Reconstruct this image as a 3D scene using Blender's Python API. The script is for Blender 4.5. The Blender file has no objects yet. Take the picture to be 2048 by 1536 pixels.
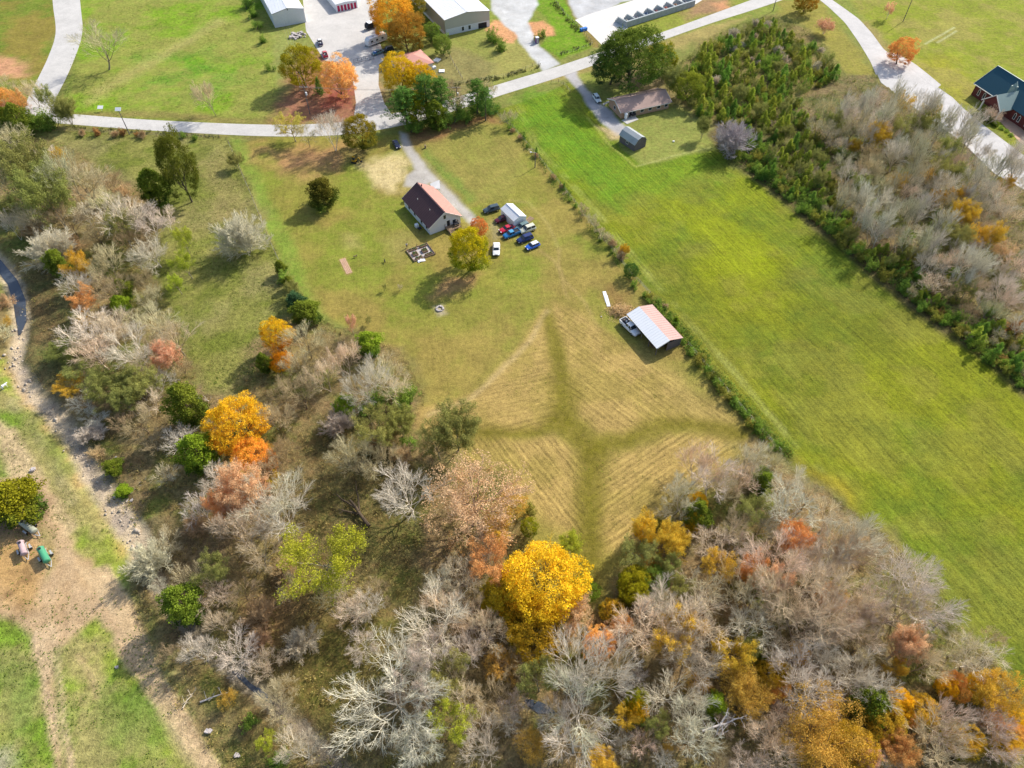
import bpy, math, random
import numpy as np
D = bpy.data
SC = bpy.context.scene
COL = SC.collection
# ------------------------------------------------------------------ camera, sky, sun, exposure
CAMH = 120.0
PITCH = math.radians(50.6)          # below the horizon
FPX = 1384.0                        # focal length in pixels of the 2048 px wide photograph
cam_d = D.cameras.new('camera'); cam = D.objects.new('camera', cam_d); COL.objects.link(cam)
cam.location = (0, 0, CAMH); cam.rotation_euler = (math.pi/2 - PITCH, 0, 0)
cam_d.sensor_width = 36; cam_d.lens = 36*FPX/2048; cam_d.clip_start = 0.5; cam_d.clip_end = 9000
SC.camera = cam
SUN_EL = math.radians(37); SUN_AZ = math.radians(45)      # towards the sun, from +X
w = D.worlds.new('World'); SC.world = w; w.use_nodes = True
nt = w.node_tree; nt.nodes.clear()
sky = nt.nodes.new('ShaderNodeTexSky'); sky.sky_type = 'NISHITA'; sky.sun_disc = False
sky.sun_elevation = SUN_EL; sky.sun_rotation = math.pi/2 - SUN_AZ; sky.air_density = 1.0; sky.dust_density = 2.0
bg = nt.nodes.new('ShaderNodeBackground'); bg.inputs[1].default_value = 0.15
ow = nt.nodes.new('ShaderNodeOutputWorld')
nt.links.new(sky.outputs[0], bg.inputs[0]); nt.links.new(bg.outputs[0], ow.inputs[0])
sd = D.lights.new('sun', 'SUN'); sd.energy = 4.0; sd.angle = math.radians(0.53); sd.color = (1, 0.95, 0.86)
so = D.objects.new('sun', sd); COL.objects.link(so)
so.rotation_euler = (math.pi/2 - SUN_EL, 0, math.pi/2 + SUN_AZ)
SC.view_settings.view_transform = 'Standard'; SC.view_settings.look = 'None'
SC.view_settings.gamma = 1; SC.view_settings.exposure = 0.6; SC.view_settings.use_curve_mapping = False
KEXP = 1.45                         # display value of a sunlit surface of albedo 1

# ------------------------------------------------------------------ helpers
SN, CS = math.sin(PITCH), math.cos(PITCH)
def G(px, py, z=0.0):
    """point of the plane at height z seen at that place of the photograph -> world metres"""
    t = (py-768)/FPX; u = (px-1024)/FPX; d = (CAMH-z)/(SN+t*CS)
    return (u*d, d*(CS-t*SN))
def PXY(x, y, z=0.0):
    dep = y*CS+(CAMH-z)*SN; dn = -y*SN+(CAMH-z)*CS
    return 1024+FPX*x/dep, 768+FPX*dn/dep
def lin(c):
    return tuple(((v/255)/12.92 if v <= 10 else ((v/255+0.055)/1.055)**2.4) for v in c)
def alb(*c):
    """albedo of something that shows as this sRGB colour in full sun"""
    return tuple(min(v/KEXP, 0.85) for v in lin(c))
def V3(p, z=0.0): return (p[0], p[1], z)
def ngon_np(name, verts, faces, mats, mi=None, smooth=False, attrs=None):
    """fast mesh from arrays: faces (n,3) or (n,4)"""
    verts = np.asarray(verts, np.float32); faces = np.asarray(faces, np.int32)
    me = D.meshes.new(name); n, k = faces.shape
    me.vertices.add(len(verts)); me.vertices.foreach_set('co', verts.ravel())
    me.loops.add(n*k); me.loops.foreach_set('vertex_index', faces.ravel())
    me.polygons.add(n); me.polygons.foreach_set('loop_start', np.arange(0, n*k, k, dtype=np.int32))
    for m in mats: me.materials.append(m)
    if mi is not None: me.polygons.foreach_set('material_index', np.asarray(mi, np.int32))
    if smooth: me.polygons.foreach_set('use_smooth', np.ones(n, bool))
    me.update(calc_edges=True)
    for an, dom, typ, arr in (attrs or []):
        a = me.attributes.new(an, typ, dom)
        a.data.foreach_set('color' if 'COLOR' in typ else 'value', np.asarray(arr, np.float32).ravel())
    return me
def mesh(name, verts, faces, mats, mi=None, smooth=False):
    me = D.meshes.new(name); me.from_pydata([tuple(v) for v in verts], [], faces)
    for m in (mats if isinstance(mats, (list, tuple)) else [mats]): me.materials.append(m)
    if mi: me.polygons.foreach_set('material_index', mi)
    if smooth: me.polygons.foreach_set('use_smooth', [True]*len(me.polygons))
    me.update(); return me
def obj(name, me, parent=None, loc=None, rz=0, color=None):
    o = D.objects.new(name, me); COL.objects.link(o)
    if parent is not None: o.parent = parent
    if loc is not None: o.location = loc
    if rz: o.rotation_euler = (0, 0, rz)
    if color is not None: o.color = (*color[:3], 1)
    return o
def tag(o, label, cat, group=None):
    o['label'] = label; o['category'] = cat
    if group: o['group'] = group
    return o
def thing(name, label, cat, loc=(0, 0, 0), rz=0, group=None):
    o = D.objects.new(name, None); COL.objects.link(o); o.location = loc; o.rotation_euler = (0, 0, rz)
    o.empty_display_size = 0.5
    return tag(o, label, cat, group)
def struct(o): o['kind'] = 'structure'; return o
def stuff(o): o['kind'] = 'stuff'; return o
class MB:
    """collects simple shapes into one mesh"""
    def __init__(s): s.v = []; s.f = []; s.m = []
    def add(s, vs, fs, m=0):
        b = len(s.v); s.v += [tuple(v) for v in vs]; s.f += [tuple(b+i for i in f) for f in fs]; s.m += [m]*len(fs); return s
    def box(s, x0, x1, y0, y1, z0, z1, m=0):
        return s.add([(x0,y0,z0),(x1,y0,z0),(x1,y1,z0),(x0,y1,z0),(x0,y0,z1),(x1,y0,z1),(x1,y1,z1),(x0,y1,z1)],
                     [(0,3,2,1),(4,5,6,7),(0,1,5,4),(1,2,6,5),(2,3,7,6),(3,0,4,7)], m)
    def bar(s, a, b, wd, ht=None, m=0):
        """box beam between two points"""
        a = np.array(a, float); b = np.array(b, float); ht = ht or wd; d = b-a; d /= np.linalg.norm(d)
        up = np.array((0, 0, 1.0)) if abs(d[2]) < 0.95 else np.array((0, 1.0, 0))
        r = np.cross(d, up); r /= np.linalg.norm(r); u = np.cross(r, d)
        vs = [p+i*r*wd/2+j*u*ht/2 for p in (a, b) for i, j in ((-1,-1),(1,-1),(1,1),(-1,1))]
        return s.add(vs, [(0,1,2,3),(7,6,5,4),(0,4,5,1),(1,5,6,2),(2,6,7,3),(3,7,4,0)], m)
    def cyl(s, a, b, r0, r1=None, n=8, m=0):
        a = np.array(a, float); b = np.array(b, float); r1 = r0 if r1 is None else r1; d = b-a; d /= np.linalg.norm(d)
        up = np.array((0, 0, 1.0)) if abs(d[2]) < 0.95 else np.array((0, 1.0, 0))
        r = np.cross(d, up); r /= np.linalg.norm(r); u = np.cross(r, d)
        vs = [p+rr*(math.cos(t)*r+math.sin(t)*u) for p, rr in ((a, r0), (b, r1)) for t in [2*math.pi*i/n for i in range(n)]]
        return s.add(vs, [(i, (i+1) % n, n+(i+1) % n, n+i) for i in range(n)]+[tuple(range(n))[::-1], tuple(range(n, 2*n))], m)
    def slab(s, pts, th, m=0):
        """polygon in space given a thickness downwards along its normal"""
        P = np.array(pts, float); nrm = np.cross(P[1]-P[0], P[2]-P[1]); nrm /= np.linalg.norm(nrm)
        if nrm[2] < 0: P = P[::-1]; nrm = -nrm
        n = len(P); vs = list(P)+list(P-nrm*th)
        return s.add(vs, [tuple(range(n)), tuple(range(2*n-1, n-1, -1))]+[(i, n+i, n+(i+1) % n, (i+1) % n) for i in range(n)], m)
    def mesh(s, name, mats, smooth=False): return mesh(name, s.v, s.f, mats, s.m, smooth)
    def obj(s, name, mats, parent=None, loc=None, rz=0, smooth=False): return obj(name, s.mesh(name, mats, smooth), parent, loc, rz)

# numpy value noise
_rs = np.random.RandomState(5); _L = _rs.rand(256, 256)
def vnoise(x, y):
    xi = np.floor(x).astype(int); yi = np.floor(y).astype(int); fx = x-xi; fy = y-yi
    fx = fx*fx*(3-2*fx); fy = fy*fy*(3-2*fy); a = _L[xi & 255, yi & 255]; b = _L[(xi+1) & 255, yi & 255]
    c = _L[xi & 255, (yi+1) & 255]; d = _L[(xi+1) & 255, (yi+1) & 255]
    return (a*(1-fx)+b*fx)*(1-fy)+(c*(1-fx)+d*fx)*fy
def fbm(x, y, sc, oc=4, seed=0):
    r = 0; amp = 1; tot = 0
    for o in range(oc):
        r = r+amp*vnoise(x/sc+17.3*o+seed*7.7, y/sc+9.1*o+seed*3.1); tot += amp; amp *= 0.55; sc = sc/2.1
    return r/tot

# ------------------------------------------------------------------ materials
class NT:
    def __init__(s, m): s.t = m.node_tree; s.n = s.t.nodes; s.l = s.t.links
    def new(s, typ, **kw):
        n = s.n.new(typ)
        for k, v in kw.items(): setattr(n, k, v)
        return n
    def link(s, a, b): s.l.new(a, b)
    def math(s, op, a, b=None, c=None):
        n = s.new('ShaderNodeMath', operation=op)
        for i, x in enumerate((a, b, c)):
            if x is None: continue
            if isinstance(x, (int, float)): n.inputs[i].default_value = x
            else: s.link(x, n.inputs[i])
        return n.outputs[0]
    def mix(s, f, a, b, typ='MIX'):
        n = s.new('ShaderNodeMix', data_type='RGBA', blend_type=typ)
        for i, x in ((0, f), (6, a), (7, b)):
            if isinstance(x, (int, float)): n.inputs[i].default_value = x
            elif isinstance(x, tuple): n.inputs[i].default_value = (*x[:3], 1)
            else: s.link(x, n.inputs[i])
        return n.outputs[2]
    def noise(s, vec, scale, detail=4, rough=0.6, dist=0):
        n = s.new('ShaderNodeTexNoise'); n.inputs['Scale'].default_value = scale; n.inputs['Detail'].default_value = detail
        n.inputs['Roughness'].default_value = rough; n.inputs['Distortion'].default_value = dist
        if vec is not None: s.link(vec, n.inputs['Vector'])
        return n.outputs['Fac']
    def ramp(s, f, pts):
        n = s.new('ShaderNodeValToRGB'); e = n.color_ramp.elements
        while len(e) < len(pts): e.new(0.5)
        for i, (p, c) in enumerate(pts):
            e[i].position = p; e[i].color = (*c[:3], 1) if isinstance(c, tuple) else (c, c, c, 1)
        s.link(f, n.inputs[0]); return n.outputs[0]
def newmat(name, rough=0.8, metal=0.0, spec=0.3):
    m = D.materials.new(name); m.use_nodes = True; h = NT(m); b = h.n['Principled BSDF']
    b.inputs['Roughness'].default_value = rough; b.inputs['Metallic'].default_value = metal
    b.inputs['Specular IOR Level'].default_value = spec
    return m, h, b
def paint(name, col, rough=0.6, metal=0.0, var=0.12, sc=1.5, spec=0.3, obj_col=False, bump=0.0, streak=None):
    """weathered paint / metal / concrete: base colour broken by two scales of noise"""
    m, h, b = newmat(name, rough, metal, spec)
    tc = h.new('ShaderNodeTexCoord'); v = tc.outputs['Object']
    if streak:
        mp = h.new('ShaderNodeMapping'); mp.inputs['Scale'].default_value = streak; h.link(v, mp.inputs[0]); v = mp.outputs[0]
    n1 = h.noise(v, sc, 5); n2 = h.noise(v, sc*9, 3)
    f = h.math('ADD', h.math('MULTIPLY', h.math('SUBTRACT', n1, 0.5), var*2.4), h.math('MULTIPLY', h.math('SUBTRACT', n2, 0.5), var*1.2))
    f = h.math('ADD', f, 1.0)
    if obj_col: oi = h.new('ShaderNodeObjectInfo'); base = oi.outputs['Color']
    else:
        rg = h.new('ShaderNodeRGB'); rg.outputs[0].default_value = (*col, 1); base = rg.outputs[0]
    vm = h.new('ShaderNodeVectorMath', operation='SCALE'); h.link(base, vm.inputs[0]); h.link(f, vm.inputs['Scale'])
    h.link(vm.outputs[0], b.inputs['Base Color'])
    if bump:
        bp = h.new('ShaderNodeBump'); bp.inputs['Strength'].default_value = bump; bp.inputs['Distance'].default_value = 0.05
        h.link(n2, bp.inputs['Height']); h.link(bp.outputs[0], b.inputs['Normal'])
    return m
M = {}
M['white_metal'] = paint('white_metal', (.72,.73,.74), .45, .0, .05, .3)
M['white_siding'] = paint('white_siding', (.6,.62,.64), .6, 0, .05, .5)
M['cream_trim'] = paint('cream_trim', (.7,.68,.62), .6, 0, .05, 1)
M['grey_trim'] = paint('grey_trim', (.42,.42,.42), .6, 0, .08, 1)
M['beige_metal'] = paint('beige_metal', (.42,.41,.36), .5, 0, .05, .3)
M['brown_roof'] = paint('brown_roof', alb(98,72,74), .75, 0, .12, .8)
M['salmon_roof'] = paint('salmon_roof', alb(222,160,145), .6, 0, .1, .7)
M['rust_roof'] = paint('rust_roof', alb(205,165,155), .65, 0, .14, .5)
M['teal_roof'] = paint('teal_roof', alb(22,84,100), .5, 0, .1, .2)
M['sage_roof'] = paint('sage_roof', alb(150,172,165), .5, 0, .08, .4)
M['shingle'] = paint('shingle', alb(188,160,148), .9, 0, .2, .35, bump=.3, streak=(1,1,1))
M['grey_shingle'] = paint('grey_shingle', alb(185,190,190), .85, 0, .2, .5, bump=.3)
M['tan_siding'] = paint('tan_siding', alb(205,165,135), .8, 0, .1, 1)
M['weathered_wood'] = paint('weathered_wood', alb(120,112,112), .9, 0, .25, 1.2, streak=(1,1,.2))
M['raw_wood'] = paint('raw_wood', alb(165,140,112), .9, 0, .2, 2)
M['brick'] = paint('brick', alb(120,62,58), .85, 0, .22, 3)
M['magenta_door'] = paint('magenta_door', (.42,.01,.07), .5, 0, .06, 2)
M['glass'] = paint('glass', (.03,.04,.05), .12, 0, .1, 1, spec=.6)
M['dark'] = paint('dark', (.02,.02,.025), .7, 0, .1, 1)
M['tyre'] = paint('tyre', (.02,.02,.02), .85, 0, .1, 3)
M['chrome'] = paint('chrome', (.55,.55,.56), .3, .8, .05, 3)
M['lamp_glass'] = paint('lamp_glass', (.75,.76,.78), .2, 0, .05, 3, spec=.6)
M['red_glass'] = paint('red_glass', (.35,.01,.01), .25, 0, .05, 3, spec=.6)
M['concrete'] = paint('concrete', alb(214,210,202), .9, 0, .14, .25, bump=.2)
M['block_wall'] = paint('block_wall', alb(178,186,188), .9, 0, .3, 1.2, streak=(1,1,.35), bump=.3)
M['asphalt'] = None
M['stone'] = paint('stone', alb(205,195,190), .9, 0, .25, 1.5, bump=.4)
M['creek_stone'] = paint('creek_stone', alb(205,190,170), .9, 0, .3, 1.5)
M['blue_tarp'] = paint('blue_tarp', (.02,.16,.5), .5, 0, .1, 1)
M['purple'] = paint('purple', (.2,.06,.25), .5, 0, .1, 1)
M['soil'] = paint('soil', alb(110,85,65), .95, 0, .3, 2)
M['green_leaf'] = paint('green_leaf', alb(70,100,40), .9, 0, .4, 4)
M['yellow_paint'] = paint('yellow_paint', alb(215,165,40), .5, 0, .1, 2)
M['red_soil'] = paint('red_soil', alb(222,182,150), .95, 0, .25, 1)
M['wire'] = paint('wire', (.25,.25,.25), .5, .5, .1, 1)
M['skin'] = paint('skin', (.5,.3,.2), .6, 0, .05, 3)
M['white_cloth'] = paint('white_cloth', (.75,.75,.74), .9, 0, .05, 3)
M['dark_cloth'] = paint('dark_cloth', (.03,.03,.05), .9, 0, .1, 3)
M['hair'] = paint('hair', (.05,.03,.02), .8, 0, .2, 5)
M['dog_fur'] = paint('dog_fur', (.02,.016,.014), .8, 0, .3, 8)
M['dog_brown'] = paint('dog_brown', (.22,.14,.09), .8, 0, .3, 8)
M['paint'] = paint('vehicle_paint', (1,1,1), .3, .0, .03, 1, spec=.5, obj_col=True)
M['tank_paint'] = paint('tank_paint', (1,1,1), .55, .0, .2, 1.5, obj_col=True)

def bark_mat(name, lev=False):
    m, h, b = newmat(name, .9); oi = h.new('ShaderNodeObjectInfo'); g = h.new('ShaderNodeNewGeometry')
    n1 = h.noise(g.outputs['Position'], .55, 3); n2 = h.noise(g.outputs['Position'], 5, 2)
    f = h.math('ADD', .7, h.math('ADD', h.math('MULTIPLY', n1, .75), h.math('MULTIPLY', n2, .35)))
    if lev: f = h.math('MULTIPLY', f, h.math('ADD', .3, h.math('MULTIPLY', h.new('ShaderNodeAttribute', attribute_name='rnd').outputs['Fac'], 1.3)))
    vm = h.new('ShaderNodeVectorMath', operation='SCALE'); h.link(oi.outputs['Color'], vm.inputs[0]); h.link(f, vm.inputs['Scale'])
    h.link(vm.outputs[0], b.inputs['Base Color']); return m
M['bark'] = bark_mat('bark'); M['twig'] = bark_mat('twig', True)
def leaf_mat():
    m = D.materials.new('leaf'); m.use_nodes = True; h = NT(m); h.n.clear()
    out = h.new('ShaderNodeOutputMaterial'); oi = h.new('ShaderNodeObjectInfo'); g = h.new('ShaderNodeNewGeometry')
    a = h.new('ShaderNodeAttribute', attribute_name='rnd'); t2 = h.new('ShaderNodeAttribute', attribute_name='tint', attribute_type='OBJECT')
    hf = h.new('ShaderNodeAttribute', attribute_name='hf')
    n1 = h.noise(g.outputs['Position'], .3, 4)
    # second tint of the crown: lower, inner leaves and irregular patches turn later
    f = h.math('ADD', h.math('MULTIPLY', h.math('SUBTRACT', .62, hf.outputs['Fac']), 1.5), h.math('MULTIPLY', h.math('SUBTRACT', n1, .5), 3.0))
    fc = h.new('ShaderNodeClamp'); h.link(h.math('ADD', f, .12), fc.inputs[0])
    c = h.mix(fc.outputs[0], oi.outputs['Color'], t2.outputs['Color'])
    s = h.math('ADD', .72, h.math('MULTIPLY', a.outputs['Fac'], 1.15))
    vm = h.new('ShaderNodeVectorMath', operation='SCALE'); h.link(c, vm.inputs[0]); h.link(s, vm.inputs['Scale'])
    d = h.new('ShaderNodeBsdfDiffuse'); tr = h.new('ShaderNodeBsdfTranslucent')
    h.link(vm.outputs[0], d.inputs[0]); h.link(vm.outputs[0], tr.inputs[0])
    mx = h.new('ShaderNodeMixShader'); mx.inputs[0].default_value = .32
    h.link(d.outputs[0], mx.inputs[1]); h.link(tr.outputs[0], mx.inputs[2]); h.link(mx.outputs[0], out.inputs[0]); return m
M['leaf'] = leaf_mat()

def ground_mat(name, tuft=.35, fine=.5, hue=(.75,.55,.25), huef=.18, rowpitch=None, rowamp=.2, bump=.5, freq=1.0, litter=0):
    m, h, b = newmat(name, .95, 0, .1)
    g = h.new('ShaderNodeNewGeometry'); P = g.outputs['Position']
    col = h.new('ShaderNodeAttribute', attribute_name='Col').outputs['Color']
    n1 = h.noise(P, .9*freq, 6, .7); n2 = h.noise(P, .12*freq, 5, .65); n3 = h.noise(P, 3.5*freq, 3, .7)
    f = h.math('ADD', h.math('MULTIPLY', h.math('SUBTRACT', n1, .5), tuft*3.4), h.math('MULTIPLY', h.math('SUBTRACT', n3, .5), fine*2.2))
    f = h.math('ADD', f, h.math('MULTIPLY', h.math('SUBTRACT', n2, .5), .7))
    f = h.math('ADD', f, 1.0)
    if rowpitch:
        ph = h.new('ShaderNodeAttribute', attribute_name='phase').outputs['Fac']; rw = h.new('ShaderNodeAttribute', attribute_name='rows').outputs['Fac']
        al = h.new('ShaderNodeAttribute', attribute_name='along').outputs['Fac']
        pn = h.math('ADD', ph, h.math('MULTIPLY', h.noise(P, .2, 3), 1.1))
        s1 = h.math('SINE', h.math('MULTIPLY', pn, 2*math.pi/rowpitch))
        cv = h.new('ShaderNodeCombineXYZ'); h.link(h.math('MULTIPLY', pn, 1.0), cv.inputs[0]); h.link(h.math('MULTIPLY', al, .055), cv.inputs[1])
        st = h.math('SUBTRACT', h.noise(cv.outputs[0], 1.25, 5, .75), .5)
        br = h.noise(P, .5, 4, .7)
        s = h.math('ADD', h.math('MULTIPLY', h.math('MULTIPLY', s1, br), rowamp), h.math('MULTIPLY', st, 1.5))
        f = h.math('ADD', f, h.math('MULTIPLY', s, rw))
    f = h.math('MAXIMUM', f, .25)
    hn = h.ramp(h.noise(P, .35*freq, 6, .75), [(.45, 0.0), (.7, 1.0)])
    c2 = h.mix(h.math('MULTIPLY', hn, huef), col, tuple(hue))
    if litter:
        wn = h.ramp(h.noise(P, 2.2, 4, .8), [(.52, 0.0), (.68, 1.0)])
        c2 = h.mix(h.math('MULTIPLY', wn, litter), c2, alb(205,160,105))
    vm = h.new('ShaderNodeVectorMath', operation='SCALE'); h.link(c2, vm.inputs[0]); h.link(f, vm.inputs['Scale'])
    h.link(vm.outputs[0], b.inputs['Base Color'])
    bp = h.new('ShaderNodeBump'); bp.inputs['Strength'].default_value = bump; bp.inputs['Distance'].default_value = .25
    h.link(h.math('ADD', n1, h.math('MULTIPLY', n3, .5)), bp.inputs['Height']); h.link(bp.outputs[0], b.inputs['Normal'])
    return m
GR = {
 'ground': ground_mat('grass_ground', .5, .5, alb(175,150,90), .35),
 'hay_field': ground_mat('hay_field', .4, .8, alb(155,150,42), .3, rowpitch=.95, rowamp=.1, bump=.8),
 'lawn': ground_mat('lawn', .4, .75, alb(172,150,84), .35, rowpitch=1.15, rowamp=.16, bump=.4),
 'pasture': ground_mat('pasture', .6, .6, alb(120,120,60), .45, bump=1),
 'forest_floor': ground_mat('forest_floor', .7, .8, alb(120,85,55), .5, bump=1, litter=.35),
 'creek_bed': ground_mat('creek_bed', .4, .8, alb(175,160,145), .4, bump=1),
 'gravel': ground_mat('gravel', .12, .25, alb(190,180,165), .3, bump=.3),
 'dirt_yard': ground_mat('dirt_yard', .35, .7, alb(165,130,90), .35, bump=.6),
}
def road_mat(name, col, var=.1):
    m, h, b = newmat(name, .9, 0, .2); g = h.new('ShaderNodeNewGeometry'); P = g.outputs['Position']
    f = h.math('ADD', h.math('MULTIPLY', h.math('SUBTRACT', h.noise(P, .15, 6, .7), .5), var*3.4), h.math('MULTIPLY', h.math('SUBTRACT', h.noise(P, 5, 3), .5), var*2))
    cr = h.ramp(h.noise(P, .3, 8, .8, 1.5), [(.48, 1.0), (.5, .76), (.52, 1.0)])
    rg = h.new('ShaderNodeRGB'); rg.outputs[0].default_value = (*col, 1)
    vm = h.new('ShaderNodeVectorMath', operation='SCALE'); h.link(rg.outputs[0], vm.inputs[0]); h.link(h.math('MULTIPLY', h.math('ADD', f, 1.0), cr), vm.inputs['Scale'])
    h.link(vm.outputs[0], b.inputs['Base Color']); return m
M['road'] = road_mat('pale_asphalt', alb(216,212,206), .16); M['lot'] = road_mat('lot_asphalt', alb(220,215,208), .16)
M['white_conc'] = road_mat('white_concrete', alb(240,234,226), .08); M['drive'] = road_mat('drive_concrete', alb(216,212,208), .18)
M['edge_line'] = paint('edge_line', (.75,.74,.7), .7, 0, .15, 2)
def water_mat():
    m, h, b = newmat('creek_water', .08, 0, .5); b.inputs['Base Color'].default_value = (.05,.06,.075,1)
    g = h.new('ShaderNodeNewGeometry'); bp = h.new('ShaderNodeBump'); bp.inputs['Strength'].default_value = .25
    h.link(h.noise(g.outputs['Position'], 1.6, 4), bp.inputs['Height']); h.link(bp.outputs[0], b.inputs['Normal']); return m
M['water'] = water_mat()
# ------------------------------------------------------------------ the ground: one sheet of terrain, split into its fields
def W(pts): return np.array([G(x, y) for x, y in pts])
xs = np.concatenate([[-4000,-2000,-1000,-600,-400,-310,-270], np.arange(-240, 240.1, .62), [270,310,400,600,1000,2000,4000]])
ys = np.concatenate([[-1500,-600,-250,-120,-60,-30,-10], np.arange(0, 322, .62), [340,370,420,520,700,1000,1800,3500,6000]])
GX, GY = np.meshgrid(xs, ys); gx, gy = GX.ravel(), GY.ravel(); NXG = len(xs); NYG = len(ys)
core = (np.abs(gx) < 250) & (gy > -12) & (gy < 325)
gcol = np.tile(np.array(alb(140,146,72)), (len(gx), 1)); gz = np.zeros(len(gx)); rows = np.zeros(len(gx)); phase = np.zeros(len(gx)); along = np.zeros(len(gx))
wobx = (fbm(gx, gy, 7, 4, 1)-.5); woby = (fbm(gx, gy, 7, 4, 2)-.5)
def sdist(P, x, y):
    """signed distance to polygon, positive inside"""
    n = len(P); d2 = np.full(x.shape, 1e18); ins = np.zeros(x.shape, bool)
    for i in range(n):
        ax, ay = P[i]; bx, by = P[(i+1) % n]; ex, ey = bx-ax, by-ay; L2 = ex*ex+ey*ey+1e-9
        t = np.clip(((x-ax)*ex+(y-ay)*ey)/L2, 0, 1); d2 = np.minimum(d2, (x-ax-t*ex)**2+(y-ay-t*ey)**2)
        c = ((ay > y) != (by > y)) & (x < (bx-ax)*(y-ay)/(by-ay+1e-12)+ax); ins ^= c
    d = np.sqrt(d2); return np.where(ins, d, -d)
def ldist(P, x, y):
    d2 = np.full(x.shape, 1e18); wd = np.zeros(x.shape); 
    for i in range(len(P)-1):
        ax, ay = P[i]; bx, by = P[i+1]; ex, ey = bx-ax, by-ay; L2 = ex*ex+ey*ey+1e-9
        t = np.clip(((x-ax)*ex+(y-ay)*ey)/L2, 0, 1); q = (x-ax-t*ex)**2+(y-ay-t*ey)**2
        k = q < d2; d2 = np.where(k, q, d2); wd = np.where(k, i+t, wd)
    return np.sqrt(d2), wd
def bbmask(P, pad): return (gx > P[:,0].min()-pad) & (gx < P[:,0].max()+pad) & (gy > P[:,1].min()-pad) & (gy < P[:,1].max()+pad)
def smooth(d, f): t = np.clip(d/f*.5+.5, 0, 1); return t*t*(3-2*t)
def pmask(pts, feather=1.5, wob=2.0):
    P = W(pts); k = np.where(bbmask(P, feather+wob+2))[0]
    d = sdist(P, gx[k]+wobx[k]*wob*2, gy[k]+woby[k]*wob*2); return k, smooth(d, feather)
def ppaint(pts, col, feather=1.5, wob=2.0, op=1.0, patch=0, psc=6, seed=3):
    k, m = pmask(pts, feather, wob)
    if patch: m = m*np.clip((fbm(gx[k], gy[k], psc, 5, seed)-.5)*patch+.5, 0, 1)
    m = (m*op)[:, None]; gcol[k] = gcol[k]*(1-m)+np.array(alb(*col))*m
def lmask(pts, width, feather=.8, wob=.8):
    P = W(pts); wmax = max(width) if isinstance(width, (list, tuple)) else width
    k = np.where(bbmask(P, wmax+feather+2))[0]; d, q = ldist(P, gx[k]+wobx[k]*wob*2, gy[k]+woby[k]*wob*2)
    wd = np.interp(q, range(len(width)), width) if isinstance(width, (list, tuple)) else width
    return k, smooth(wd/2-d, feather), d, wd
def lpaint(pts, width, col, feather=.8, wob=.8, op=1.0, patch=0, psc=5, seed=4):
    k, m, d, wd = lmask(pts, width, feather, wob)
    if patch: m = m*np.clip((fbm(gx[k], gy[k], psc, 5, seed)-.5)*patch+.5, 0, 1)
    m = (m*op)[:, None]; gcol[k] = gcol[k]*(1-m)+np.array(alb(*col))*m
def setrows(pts, dirpx, wgt=1.0, feather=2):
    k, m = pmask(pts, feather, 1); a, b = np.array(G(*dirpx[0])), np.array(G(*dirpx[1])); d = (b-a)/np.linalg.norm(b-a)
    nx, ny = -d[1], d[0]; kk = k[m > .02]; phase[kk] = (gx[kk]-a[0])*nx+(gy[kk]-a[1])*ny; along[kk] = (gx[kk]-a[0])*d[0]+(gy[kk]-a[1])*d[1]; rows[k] = np.maximum(rows[k]*(1-m), m*wgt)

HAY = [(985,225),(1090,190),(1140,165),(1165,200),(1215,258),(1245,300),(1290,330),(1420,300),(1440,300),(1500,335),(1560,390),(1700,500),(1830,610),(1960,700),(2060,790),(2300,960),(2300,1700),(2120,1480),(2040,1380),(1950,1290),(1850,1150),(1760,1060),(1660,985),(1560,900),(1480,820),(1400,720),(1330,620),(1250,540),(1160,420),(1080,320),(1020,250)]
LAWN = [(462,290),(540,276),(690,272),(760,270),(810,268),(985,225),(1020,250),(1080,320),(1160,420),(1250,540),(1330,620),(1400,720),(1480,820),(1560,900),(1500,940),(1330,1080),(1260,1180),(1160,1290),(1100,1280),(1060,1100),(1000,960),(850,870),(800,740),(720,670),(640,620),(600,600),(560,520),(520,420)]
PAST = [(100,262),(450,272),(480,330),(520,430),(560,530),(600,600),(660,650),(560,660),(520,720),(480,800),(430,810),(380,760),(350,680),(330,600),(300,560),(330,470),(330,400),(280,400),(200,350),(130,310)]
FOREST = [(-200,300),(0,262),(100,270),(200,330),(280,390),(330,420),(300,560),(340,610),(370,700),(400,790),(480,800),(520,700),(570,640),(640,640),(800,700),(850,800),(820,870),(1000,950),(1060,1100),(1100,1260),(1170,1270),(1250,1180),(1340,1020),(1500,900),(1600,950),(1750,1060),(1880,1190),(1980,1310),(2120,1480),(2300,1800),(480,1800),(420,1500),(330,1380),(250,1180),(300,1120),(260,1040),(215,1000),(180,900),(110,830),(60,740),(45,640),(30,560),(0,500),(-200,480)]
MEADOW = [(-200,700),(0,720),(50,780),(110,860),(160,950),(200,1030),(250,1110),(250,1180),(330,1380),(420,1500),(470,1620),(-200,1700)]
WOOD = [(1430,235),(1500,250),(1580,190),(1700,150),(1745,150),(1810,205),(1920,285),(2000,345),(2200,450),(2200,880),(2060,790),(1960,700),(1830,610),(1700,500),(1560,390),(1440,310)]
THICK = [(1370,120),(1420,75),(1500,40),(1560,30),(1640,80),(1690,150),(1580,200),(1500,250),(1420,250),(1350,190),(1320,150)]
CREEK = [(-60,470),(-10,520),(22,560),(36,600),(38,640),(32,690),(28,725),(55,775),(105,825),(150,880),(172,930),(200,975),(235,1030),(268,1075),(290,1120),(330,1200),(400,1290),(480,1350),(560,1420),(640,1500),(700,1560)]
CWID = [4,4,4,4,4,3.6,3.2,4.6,4.3,3.8,3.6,4,4.6,4.6,3,2,1.6,1.6,1.6,1.6,1.6]

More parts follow.
